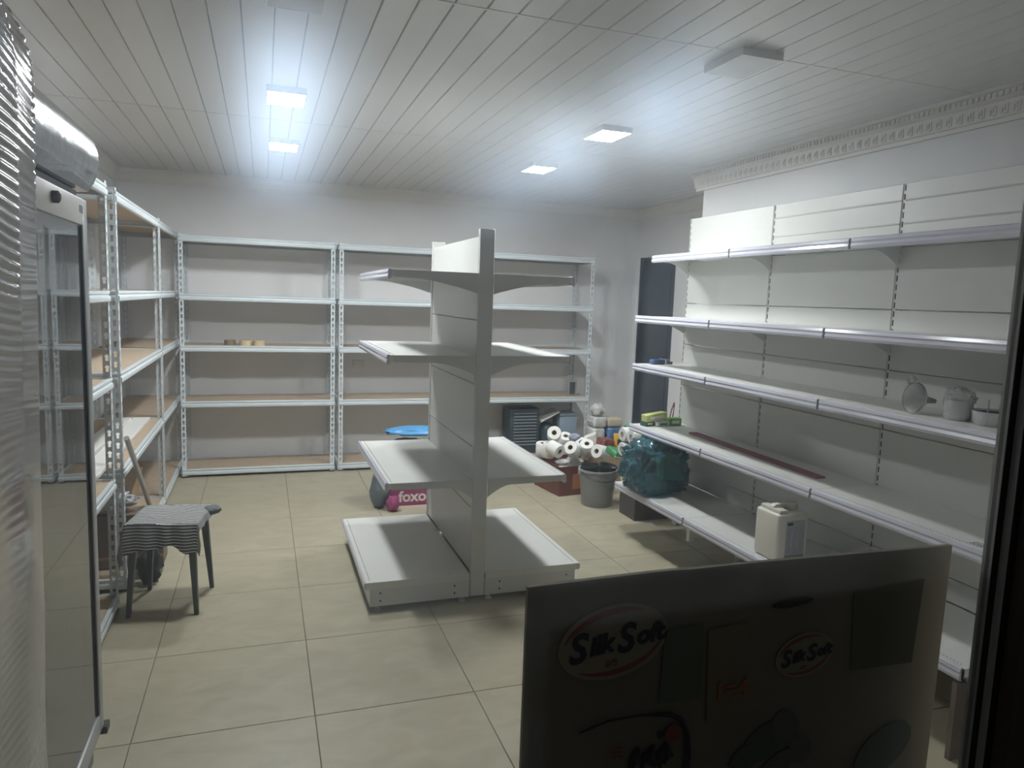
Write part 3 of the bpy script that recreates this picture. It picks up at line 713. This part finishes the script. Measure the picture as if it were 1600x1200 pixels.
def plank(c0, c1, wdt, z, th, m, label):
    a, b = Vector(c0), Vector(c1); d_ = (b-a).normalized(); n_ = Vector((-d_.y, d_.x))*wdt/2
    poly = [a+n_, a-n_, b-n_, b+n_]
    single('white_board', MB().prism([(p.x, p.y) for p in poly], 'z', z, z+th), m, label, 'board', 'white boards on the left rack', bev=.0015, seg=1)
plank((-.775, 3.50), (-.775, 5.33), .10, .6306, .018, WHITE, 'white plank nearest the aisle on the left rack shelf')
plank((-.90, 3.30), (-.875, 5.25), .10, .6306, .03, WHITE, 'white plank lying behind another one on the left rack shelf')
lump('black_bag', (-.56, 3.955, .085), (.055, .038, .10), mat('black_bag_fabric', (.03, .032, .034), .75), 'black fabric bag on the floor under the stool', 'bag', .55, 1.6, 9)
# tape rolls on the back rack
TAPEB = mat('tape_brown', (.22, .16, .10), .4); TAPEY = mat('tape_yellow', (.60, .48, .28), .5); CORE = mat('core_card', (.40, .31, .20), .9)
zt = 1.0495+.0235
for (x, y, m, lb, r) in ((-.255, 6.31, TAPEB, 'brown tape roll, leftmost of three on the back rack shelf', .045), (-.135, 6.285, TAPEY, 'pale tape roll in the middle of three on the back rack shelf', .048), (-.03, 6.285, TAPEY, 'pale tape roll, rightmost of three on the back rack shelf', .048)):
    tt = thing('tape_roll', (x, y, zt), lb, 'tape roll', 'tape rolls on the back rack')
    MB().lathe([(r*.78, 0), (r, 0), (r, .042), (r*.78, .042), (r*.78, 0)], 24, cap=False).build('tape', m, tt, smooth=True)
    MB().lathe([(r*.72, .001), (r*.775, .001), (r*.775, .041), (r*.72, .041), (r*.72, .001)], 24, cap=False).build('core', CORE, tt, smooth=True)

# ------------------------------------------------------------------ things behind the gondola
MAG = mat('magenta_carton', (.30, .035, .13), .5, var=.08); CR_ = mat('cream_print', (.75, .68, .60), .6)
t = thing('magenta_carton', (1.06, 5.22, 0), 'magenta carton with cream lettering on the floor behind the gondola', 'carton'); o = t.location
MB(o).box(.86, 1.26, 5.06, 5.38, 0, .26).build('carton_body', MAG, t, bev=.003, seg=1)
text('lettering', 'foxo', .11, CR_, t, Matrix.Translation((1.03-o.x, 5.0595-o.y, .066)) @ Matrix.Rotation(PI/2, 4, 'X'), bold=.003, extrude=.0003)
bt_ = lump('grey_bag', (.79, 5.07, .125), (.06, .10, .142), mat('grey_bag_fabric', (.10, .12, .13), .6, var=.3), 'dark grey bag slumped beside the magenta carton', 'bag', .3, 2.5, 4)
lump('magenta_bag', (.868, 4.955, .052), (.045, .05, .058), MAG, 'small crumpled magenta bag in front of the magenta carton', 'bag', .35, 3, 6)
lump('black_sack', (1.03, 5.21, .362), (.20, .15, .115), BLACK, 'black plastic sack on top of the magenta carton', 'sack', .15, 2.2, 8)
lump('blue_sheet', (1.06, 5.19, .53), (.22, .13, .03), mat('blue_plastic', (.08, .32, .62), .35), 'crumpled bright blue plastic sheet seen left of the gondola panel', 'plastic sheet', .3, 3, 2)

# dark slatted crate, tubs and small things on the back racks
TEALB = mat('dark_teal_plastic', (.045, .065, .075), .4)
t = thing('slatted_crate', (2.34, 6.40, .068), 'dark plastic crate with light horizontal slats on the lowest back rack shelf', 'crate'); o = t.location
z0 = .069
MB(o).box(2.20, 2.50, 6.30, 6.54, z0, .50).build('crate_body', TEALB, t, bev=.006)
for k in range(11):
    MB(o).box(2.235, 2.465, 6.288, 6.2995, .15+k*.03, .161+k*.03).build('slat', mat('slat_grey', (.22, .25, .28), .4), t)
lump('dark_sack', (2.60, 6.40, .20), (.085, .10, .15), TEALB, 'dark teal sack next to the slatted crate', 'sack', .2, 2, 12)
single('white_tray', MB().add([(2.515, 6.30, .365), (2.70, 6.30, .455), (2.70, 6.5, .46), (2.515, 6.5, .37), (2.515, 6.30, .38), (2.70, 6.30, .468), (2.70, 6.5, .473), (2.515, 6.5, .385)],
       [(0, 3, 2, 1), (4, 5, 6, 7), (0, 1, 5, 4), (1, 2, 6, 5), (2, 3, 7, 6), (3, 0, 4, 7)]), WHITE, 'white plastic tray tilted on top of the dark sack', 'tray')
BLT = mat('pale_blue_tub', (.30, .37, .45), .3)
t = thing('blue_tub', (2.80, 6.40, .068), 'pale blue plastic tub with lid at the end of the back rack', 'tub'); o = t.location
MB(o).prism([(2.73, .069), (2.885, .069), (2.90, .42), (2.715, .42)], 'y', 6.31, 6.52).build('tub_body', BLT, t, bev=.01)
MB(o).box(2.708, 2.91, 6.30, 6.53, .421, .445).build('lid', BLT, t, bev=.006)
t = thing('metal_bracket', (2.83, 6.34, .6225), 'small grey metal frame standing on the back rack shelf', 'bracket'); o = t.location
MB(o).box(2.785, 2.80, 6.31, 6.36, .6235, .765).box(2.86, 2.875, 6.31, 6.36, .6235, .765).box(2.80, 2.86, 6.31, 6.36, .752, .765).build('frame', STEEL, t)
MB(o).box(2.80, 2.86, 6.335, 6.34, .64, .752).build('plate', mat('dark_grey_metal', (.12, .12, .13), .4, .5), t)

# ------------------------------------------------------------------ toilet rolls, carton, bucket, packs
RB = mat('red_brown_carton', (.16, .055, .04), .7, var=.2, scale=14)
t = thing('red_carton', (2.33, 5.27, 0), 'open red-brown carton heaped with toilet rolls on the floor', 'carton', rz=.14)
w_, d_, h_ = .34, .40, .235
for nm, b in (('carton_side', (-w_/2, w_/2, -d_/2, -d_/2+.005)), ('carton_side', (-w_/2, w_/2, d_/2-.005, d_/2)), ('carton_side', (-w_/2, -w_/2+.005, -d_/2+.005, d_/2-.005)), ('carton_side', (w_/2-.005, w_/2, -d_/2+.005, d_/2-.005))):
    MB().box(*b, 0, h_).build(nm, RB, t)
MB().box(-w_/2+.005, w_/2-.005, -d_/2+.005, d_/2-.005, 0, .005).build('carton_base', RB, t)
MB().box(-.05, .05, -d_/2-.001, -d_/2, .05, .17).build('printed_patch', mat('print_rust', (.40, .16, .07), .6), t)
MB().box(-w_/2+.008, w_/2-.008, -d_/2+.008, d_/2-.008, .006, .14).build('paper_filling', PAPER, t)
roll_me = MB().lathe([(.021, -.057), (.052, -.057), (.056, -.052), (.056, .052), (.052, .057), (.021, .057), (.021, -.057)], 26, cap=False).mesh('paper', PAPER, smooth=True)
core_me = MB().lathe([(.0192, -.056), (.0207, -.056), (.0207, .056), (.0192, .056), (.0192, -.056)], 18, cap=False).mesh('core', CORE, smooth=True)
def troll(px, py, Y, axis, label, back=.057):
    """px,py: centre of the visible end; axis points out of that end"""
    a = Vector(axis).normalized(); c_ = PY(px, py, Y)-a*back
    tt = thing('toilet_roll', c_, label, 'toilet roll', 'loose toilet rolls in the red carton')
    tt.rotation_mode = 'QUATERNION'; tt.rotation_quaternion = Vector((0, 0, 1)).rotation_difference(a)
    link('paper', roll_me, tt); link('core', core_me, tt)
troll(866, 676, 5.19, (-.35, -.85, .42), 'toilet roll on the very top of the heap')
troll(848, 692, 5.44, (-.05, -.15, 1), 'upright toilet roll at the left end of the heap')
troll(860, 693, 5.27, (.1, -.3, .95), 'toilet roll standing between the leftmost roll and the lying one')
troll(875, 706, 5.07, (.35, -.85, -.2), 'toilet roll lying with its end to the camera, low left in the heap')
troll(891, 699, 5.08, (-.6, -.6, .5), 'toilet roll tilted to the left at the front middle of the heap')
troll(917, 693, 5.12, (-.25, -.55, .8), 'toilet roll tilted up right of the middle of the heap')
troll(932, 705, 5.02, (-.85, -.45, .25), 'toilet roll lowest at the right end of the heap')
troll(884, 681, 5.42, (-.1, -.5, .85), 'toilet roll at the back of the heap behind the top one')
troll(905, 713, 5.19, (.3, -.5, .55), 'toilet roll low in the carton between two tilted rolls')
troll(908, 690, 5.30, (-.5, -.3, .8), 'toilet roll half hidden at the back right of the heap')
single('tissue_pack', MB().add([PY(912, 696, 5.42), PY(935, 700, 5.42), PY(930, 679, 5.42), PY(912, 686, 5.42)]+[PY(x, y, 5.42)+Vector((.05, .09, .01)) for x, y in ((912, 696), (935, 700), (930, 679), (912, 686))],
       [(0, 1, 2, 3), (4, 7, 6, 5), (0, 4, 5, 1), (1, 5, 6, 2), (2, 6, 7, 3), (3, 7, 4, 0)]), PAPER, 'white square tissue pack at the back right of the roll heap', 'tissue pack')
lump('printed_wrapper', PY(879, 722, 5.06), (.055, .03, .024), mat('printed_film', (.5, .5, .5), .25, var=.7, scale=25), 'crumpled white wrapper with dark print at the front of the carton', 'wrapper', .4, 4, 11, flat=False)
lump('striped_wrapper', PY(897, 683, 5.22), (.05, .02, .03), mat('violet_film', (.40, .40, .52), .25, var=.5, scale=30), 'crumpled violet and white wrapper between the rolls', 'wrapper', .4, 4, 13, flat=False)

BUCK = mat('bucket_grey', (.27, .275, .275), .45, var=.04)
t = thing('bucket', (2.395, 4.80, 0), 'grey plastic bucket holding black flower pots beside the red carton', 'bucket')
MB().lathe([(.112, 0), (.115, .004), (.142, .262), (.150, .264), (.150, .278), (.138, .278), (.136, .262), (.108, .008), (0.001, .008)], 40, cap=False).lathe([(.001, 0), (.112, 0)], 40, cap=False).build('bucket_body', BUCK, t, smooth=True)
MB().tube([(.148*math.cos(a), .148*math.sin(a)-.0, .262-.055*math.sin(a-PI)) for a in [PI+PI*k/16 for k in range(17)]], .004).build('handle', BLACK, t, smooth=True)
for s in (-1, 1): MB().box(s*.146-.012, s*.146+.012, -.02, .02, .235, .275).build('handle_lug', BUCK, t, bev=.004)
MB().add([(.135*math.cos(a)*1.0, .135*math.sin(a), z) for z in (.075, .125) for a in (-1.15, -1.05, -.95)], [(0, 1, 4, 3), (1, 2, 5, 4)]).build('sticker', mat('sticker', (.42, .41, .37), .6), t)
POT = [(.052, 0), (.066, .11), (.072, .112), (.072, .135), (.066, .135), (.06, .112), (.047, .006), (.001, .006)]
for (x, y, z, ax, lb) in ((2.335, 4.80, .175, (-.08, -.05, 1), 'black flower pot in the left half of the bucket'), (2.465, 4.815, .165, (.12, -.12, 1), 'black flower pot leaning in the right half of the bucket')):
    tt = thing('flower_pot', (x, y, z), lb, 'flower pot', 'black pots in the bucket'); tt.rotation_mode = 'QUATERNION'; tt.rotation_quaternion = Vector((0, 0, 1)).rotation_difference(Vector(ax).normalized())
    MB().lathe(POT, 28, cap=False).lathe([(.001, 0), (.052, 0)], 28, cap=False).build('pot', BLACK, tt, smooth=True)
    for k in range(3): MB().lathe([(.064+.0012*k, .085+.012*k), (.0662+.0012*k, .088+.012*k), (.0648+.0012*k, .091+.012*k)], 28, cap=False).build('rib', BLACK, tt, smooth=True)

# stack of wrapped toilet paper packs beside the shelving
GRN = mat('green_label', (.07, .27, .11), .35, var=.2, scale=20); WRP = mat('roll_wrap', (.66, .67, .65), .2, coat=.5, var=.06, scale=20, bump=.3, bscale=40)
def tp_pack(loc, rz, label):
    t = thing('toilet_paper_pack', loc, label, 'toilet paper pack', 'wrapped toilet paper packs', rz)
    for yy in (-.053, .053):
        for zz in (.055, .161):
            MB().lathe([(.02, 0), (.046, 0), (.0525, .008), (.0525, .29), (.046, .30)], 22, (-.15, yy, zz), (1, 0, 0), cap=False).build('wrapped_roll', WRP, t, smooth=True)
            MB().lathe([(.021, 0), (.021, .004)], 14, (-.146, yy, zz), (1, 0, 0)).build('core', CORE, t)
    MB().box(-.10, .14, -.1085, .1085, .0, .002).box(-.10, .14, -.1085, .1085, .214, .217).box(-.10, .14, -.1085, -.106, .002, .214).box(-.10, .14, .106, .1085, .002, .214).build('label_sleeve', GRN, t)
    MB().box(-.06, .10, -.1095, -.1086, .085, .12).build('label_stripe', WHITE, t)
single('shade_block', MB().box(2.47, 2.78, 4.345, 4.575, 0, .2165), mat('shade_dark', (.07, .055, .045), .85), 'added block under the toilet paper packs, coloured dark for the shadow there', 'carton', bev=.003, seg=1)  # added support under the packs; its near-black brown stands in for shadow
tp_pack((2.60, 4.45, .2175), -.10, 'lower wrapped toilet paper pack of two stacked by the shelving')
tp_pack((2.575, 4.46, .435), .12, 'upper wrapped toilet paper pack of two stacked by the shelving')

# packs in the recess corner
t = thing('brown_carton', (2.88, 5.42, 0), 'brown carton in the recess with small packs piled on it', 'carton'); o = t.location
MB(o).box(2.60, 3.16, 5.18, 5.70, 0, .33).build('carton_body', CARD, t, bev=.003, seg=1)
MB(o).box(2.60, 3.16, 5.42, 5.46, .3302, .331).build('tape_strip', TAPEB, t)
def pack(nm, x0, x1, y0, y1, z0, z1, m, label, cat='pack', rib=True):
    t = thing(nm, ((x0+x1)/2, (y0+y1)/2, z0), label, cat, 'small packs in the recess'); o = t.location
    MB(o).box(x0, x1, y0, y1, z0, z1).build('pack_body', m, t, bev=min(z1-z0, x1-x0)*.22, seg=3)
    if rib: MB(o).box(x0-.008, x0+.004, y0+.01, y1-.01, (z0+z1)/2-.002, (z0+z1)/2+.002).build('sealed_edge', m, t)
PKW = mat('pack_white', (.52, .52, .50), .35, var=.25, scale=25); PKB = mat('pack_blue', (.10, .19, .36), .3, var=.4, scale=25)
PKR = mat('pack_maroon', (.22, .07, .07), .3, var=.6, scale=30); PKY = mat('pack_yellow', (.75, .45, .04), .35, var=.15, scale=30); PKC = mat('pack_beige', (.50, .45, .34), .5, var=.1)
pack('white_pack', 2.68, 2.80, 5.50, 5.66, .331, .45, PKW, 'white pack standing lowest on the brown carton', rib=False)
pack('white_pack', 2.685, 2.81, 5.50, 5.66, .451, .545, PKW, 'white pack stacked on another one beside the rack post')
lump('white_bag', (2.745, 5.57, .595), (.06, .06, .056), PKW, 'crumpled white plastic bag on top of the stacked packs', 'plastic bag', .4, 3.5, 21, crease=.4)
pack('blue_pack', 2.815, 2.97, 5.50, 5.66, .331, .455, PKB, 'blue and white pack on the brown carton')
pack('beige_pack', 2.82, 2.96, 5.50, 5.66, .456, .53, PKC, 'beige pack lying on the blue pack', rib=False)
pack('maroon_pack', 2.625, 2.735, 5.19, 5.33, .331, .41, PKR, 'maroon snack pack at the front edge of the brown carton')
t = thing('yellow_pack', (2.79, 5.22, .331), 'yellow pack leaning beside the maroon snack pack', 'pack', 'small packs in the recess', .2)
MB().add([(-.04, -.01, 0), (.04, -.01, 0), (.045, .03, .11), (-.03, .03, .12), (-.04, .015, 0), (.04, .015, 0), (.045, .05, .11), (-.03, .05, .12)], [(0, 1, 2, 3), (4, 7, 6, 5), (0, 4, 5, 1), (1, 5, 6, 2), (2, 6, 7, 3), (3, 7, 4, 0)]).build('pack_body', PKY, t, bev=.004)
MB().add([(-.025, -.006, .03), (.028, -.006, .03), (.03, .0075, .07), (-.02, .0075, .075)], [(0, 1, 2, 3)]).build('printed_panel', NAVY, t)
t = thing('green_pack', (2.42, 4.62, .30), 'flat green pack with white edge between bucket and teal bag', 'pack', rz=.3)
t.location = PY(962, 712, 4.66); t.rotation_euler = (.3, .2, .3)
MB().box(-.07, .06, -.06, .06, 0, .05).build('pack_body', GRN, t, bev=.012, seg=3)
MB().box(-.072, .062, -.063, -.058, .01, .02).build('white_edge', WHITE, t)
t = thing('dark_pot', (2.60, 4.70, 0), 'small dark pot with pale lid on the floor under the teal bag', 'pot')
MB().lathe([(.05, 0), (.055, .01), (.058, .09), (.05, .12), (.02, .135)], 22).build('pot_body', mat('dark_pot_enamel', (.08, .07, .07), .3), t, smooth=True)
MB().lathe([(.022, .135), (.02, .15), (.008, .16)], 14).build('knob', WHITE, t, smooth=True)

# teal bag with green packs on the base shelf
t = thing('teal_bag', (2.43, 3.98, .332), 'translucent teal plastic bag full of green packs on the bottom shelf', 'plastic bag'); o = t.location
lump('bag_film', (-.055, -.03, .155), (.185, .16, .165), TEALFILM, '', '', .2, 1.8, 31, parent=t, crease=.3, sub=5, pw=.6)
GB = mat('bright_green_pack', (.12, .70, .14), .4, var=.3, scale=15)
MB().add([(-.06, -.145, .10), (.10, -.135, .09), (.07, -.10, .24), (-.04, -.11, .22), (-.06, -.07, .10), (.10, -.06, .09), (.07, .0, .24), (-.04, -.01, .22)], [(0, 1, 2, 3), (4, 7, 6, 5), (0, 4, 5, 1), (1, 5, 6, 2), (2, 6, 7, 3), (3, 7, 4, 0)]).build('green_packet', GB, t)
MB().box(-.14, .13, .0, .10, .01, .25).build('dark_packet', mat('navy_packet', (.02, .05, .07), .4), t, bev=.01)
MB().box(-.12, .0, -.10, -.02, .01, .12).build('pale_packet', mat('teal_packet', (.10, .25, .30), .3), t, bev=.01)
MB().tube([(-.03, -.04, .33), (-.05, -.06, .35), (-.09, -.07, .34), (-.12, -.06, .30)], [.02, .014, .012, .02], 8).build('bag_handle', TEALFILM, t, smooth=True)

# ------------------------------------------------------------------ things on the right shelves
t = thing('jerrycan', (2.368, 2.745, .333), 'white plastic jerrycan with grey label on the bottom shelf', 'jerrycan'); o = t.location
JC = mat('jerrycan_white', (.72, .69, .60), .42, var=.02)
zb = .3335; Z = .585
MB(o).box(2.28, 2.455, 2.66, 2.83, zb, .565).build('can_body', JC, t, bev=.014, seg=3)
MB(o).prism([(2.30, .56), (2.30, .585), (2.315, .597), (2.385, .597), (2.40, .585), (2.40, .56), (2.385, .56), (2.38, .578), (2.32, .578), (2.315, .56)], 'y', 2.73, 2.76).build('handle', JC, t, bev=.003)
MB(o).box(2.295, 2.345, 2.675, 2.815, .56, .582).build('shoulder', JC, t, bev=.006)
MB(o).lathe([(.022, .56), (.024, .562), (.024, .59), (.02, .594)], 20, (2.425, 2.745, 0)).build('cap', JC, t, smooth=True)
lb = MB(o).box(2.325, 2.435, 2.6585, 2.6598, .35, .535).build('label', mat('label_grey', (.42, .42, .44), .5, var=.15, scale=60), t)
MB(o).box(2.325, 2.435, 2.6578, 2.6584, .35, .368).build('label_band', mat('label_dark', (.22, .23, .20), .5), lb)
MB(o).box(2.33, 2.362, 2.6578, 2.6584, .512, .526).build('label_mark', DARK, lb)
mm = MB(o)
for cidx in range(3):
    for k in range(20):
        x = 2.33+cidx*.035; L_ = .02+.009*random.random(); mm.box(x, x+L_, 2.6579, 2.6584, .378+k*.0064, .3805+k*.0064)
tag(mm.build('fine_print', mat('print_grey', (.25, .25, .28), .6), lb), kind='stuff')
# red strip on the fourth shelf
zs = .706+.0205
single('red_strip', MB().add([(2.532, 3.83, zs), (2.588, 3.83, zs), (2.548, 2.68, zs), (2.492, 2.68, zs), (2.532, 3.83, zs+.008), (2.588, 3.83, zs+.008), (2.548, 2.68, zs+.008), (2.492, 2.68, zs+.008)],
       [(0, 1, 2, 3), (4, 7, 6, 5), (0, 4, 5, 1), (1, 5, 6, 2), (2, 6, 7, 3), (3, 7, 4, 0)]), mat('red_bar', (.27, .045, .065), .5), 'long flat dark red strip lying on the second lowest shelf', 'strip')
# far end of the fourth shelf
YG = mat('lime_carton', (.52, .56, .20), .5, var=.2, scale=18)
def small_box(nm, c, dims, rz, m, label, tilt=0.0):
    t = thing(nm, c, label, 'box', 'small boxes at the far end of the shelf', rz); t.rotation_euler = (0, tilt, rz)
    MB().box(-dims[0]/2, dims[0]/2, -dims[1]/2, dims[1]/2, 0, dims[2]).build('box_body', m, t, bev=.003, seg=1)
    MB().box(-dims[0]*.3, dims[0]*.3, -dims[1]/2-.0008, -dims[1]/2, dims[2]*.3, dims[2]*.7).build('printed_patch', WHITE if m is not WHITE else GRN, t)
small_box('white_box', (2.50, 4.12, zs), (.10, .07, .03), .1, WHITE, 'low white box on the far end of the second lowest shelf')
small_box('dark_green_box', (2.405, 4.13, zs), (.075, .06, .032), .2, mat('dark_green', (.03, .10, .06), .5), 'small dark green box on the far end of the second lowest shelf')
small_box('lime_box', (2.455, 4.125, zs+.038), (.17, .06, .045), .12, YG, 'long lime green box lying on top of two smaller boxes', -.10)
small_box('green_box', (2.60, 4.12, zs), (.085, .06, .05), -.1, mat('grass_green', (.16, .42, .08), .5, var=.3, scale=30), 'bright green box by the end upright on the second lowest shelf')
single('red_cable', MB().tube([(2.555, 4.10, zs+.055), (2.57, 4.11, zs+.10), (2.60, 4.13, zs+.15), (2.615, 4.15, zs+.12), (2.605, 4.14, zs+.07), (2.59, 4.12, zs+.058)], .004, 6), mat('red_wire', (.35, .05, .06), .5), 'loop of red cable on the green box at the end upright', 'cable', smooth=True)
zs3 = 1.112+.0205
t = thing('blue_scanner', (2.48, 4.16, zs3), 'blue handheld tool lying at the far end of the middle shelf', 'tool', rz=.05)
BLU = mat('tool_blue', (.05, .09, .20), .4)
MB().box(-.06, .04, -.025, .025, 0, .032).build('tool_body', BLU, t, bev=.01, seg=3)
MB().tube([(.04, 0, .014), (.09, -.01, .010), (.10, -.012, .010)], [.012, .009, .009], 8).build('nozzle', mat('tool_grey', (.12, .13, .15), .4), t, smooth=True)
MB().box(.036, .054, -.02, .012, .004, .026).build('tool_collar', WHITE, t, bev=.004)
# near end of the middle shelf
MILK = clear_film('milky_plastic', (.78, .78, .76), 1.45, .55, .15)
t = thing('funnel', (2.47, 2.10, zs3), 'white translucent funnel lying on the middle shelf', 'funnel')
ax = Vector((.88, -.12, -.12)).normalized(); c_ = Vector((-.03, .04, .062))
MB().lathe([(.062, 0), (.062, .006), (.058, .007), (.014, .062), (.009, .10), (.008, .10), (.012, .062), (.055, .008), (.059, .0)], 28, c_, ax, cap=False).build('cone', MILK, t, smooth=True)
MB().tube([c_+Vector((-.02, .01, .055)), c_+Vector((-.03, .012, .075)), c_+Vector((-.018, .0, .09)), c_+Vector((-.005, -.005, .07))], .007, 8).build('hanging_tab', MILK, t, smooth=True)
t = thing('clear_jar', (2.49, 1.985, zs3), 'clear plastic jar in crinkled film between funnel and tray', 'jar')
MB().lathe([(.001, 0), (.042, 0), (.048, .01), (.05, .06), (.046, .075), (.042, .075), (.045, .06), (.043, .012), (.001, .008)], 24, cap=False).build('jar_body', CLEAR, t, smooth=True)
lump('film_cover', (.005, 0, .085), (.05, .048, .036), CLEAR, '', '', .35, 3.5, 41, parent=t, flat=False, crease=.4, sub=4)
t = thing('clear_tray', (2.505, 1.855, zs3), 'clear plastic tray with a dark metal piece next to the window frame', 'tray')
MB().lathe([(.001, 0), (.058, 0), (.064, .006), (.07, .05), (.073, .052), (.068, .052), (.06, .008), (.001, .004)], 26, cap=False).build('tray_body', CLEAR, t, smooth=True)
MB().lathe([(.001, .028), (.055, .028), (.063, .046), (.058, .046), (.05, .034), (.001, .032)], 22, cap=False).build('metal_dish', mat('dark_metal', (.10, .10, .11), .3, .6), t, smooth=True)
MB().tube([(-.03, 0, .035), (-.03, 0, .095)], .0025, 6).build('metal_pin', STEEL, t)
# printed tag at the near end of the fourth shelf
tg = PX(1531, 860, 2.34)
single('price_tag', MB().box(2.36, 2.40, 1.735, 1.785, zs+.0003, zs+.0012), mat('tag_print', (.35, .35, .34), .6, var=.8, scale=120), 'small printed tag lying at the near end of the second lowest shelf', 'tag')
# white clip lying at the foot of the gondola panel
single('white_clip', MB().box(.955, .972, 4.02, 4.035, .1505, .162), WHITE, 'tiny white clip on the gondola base shelf', 'clip', bev=.002)
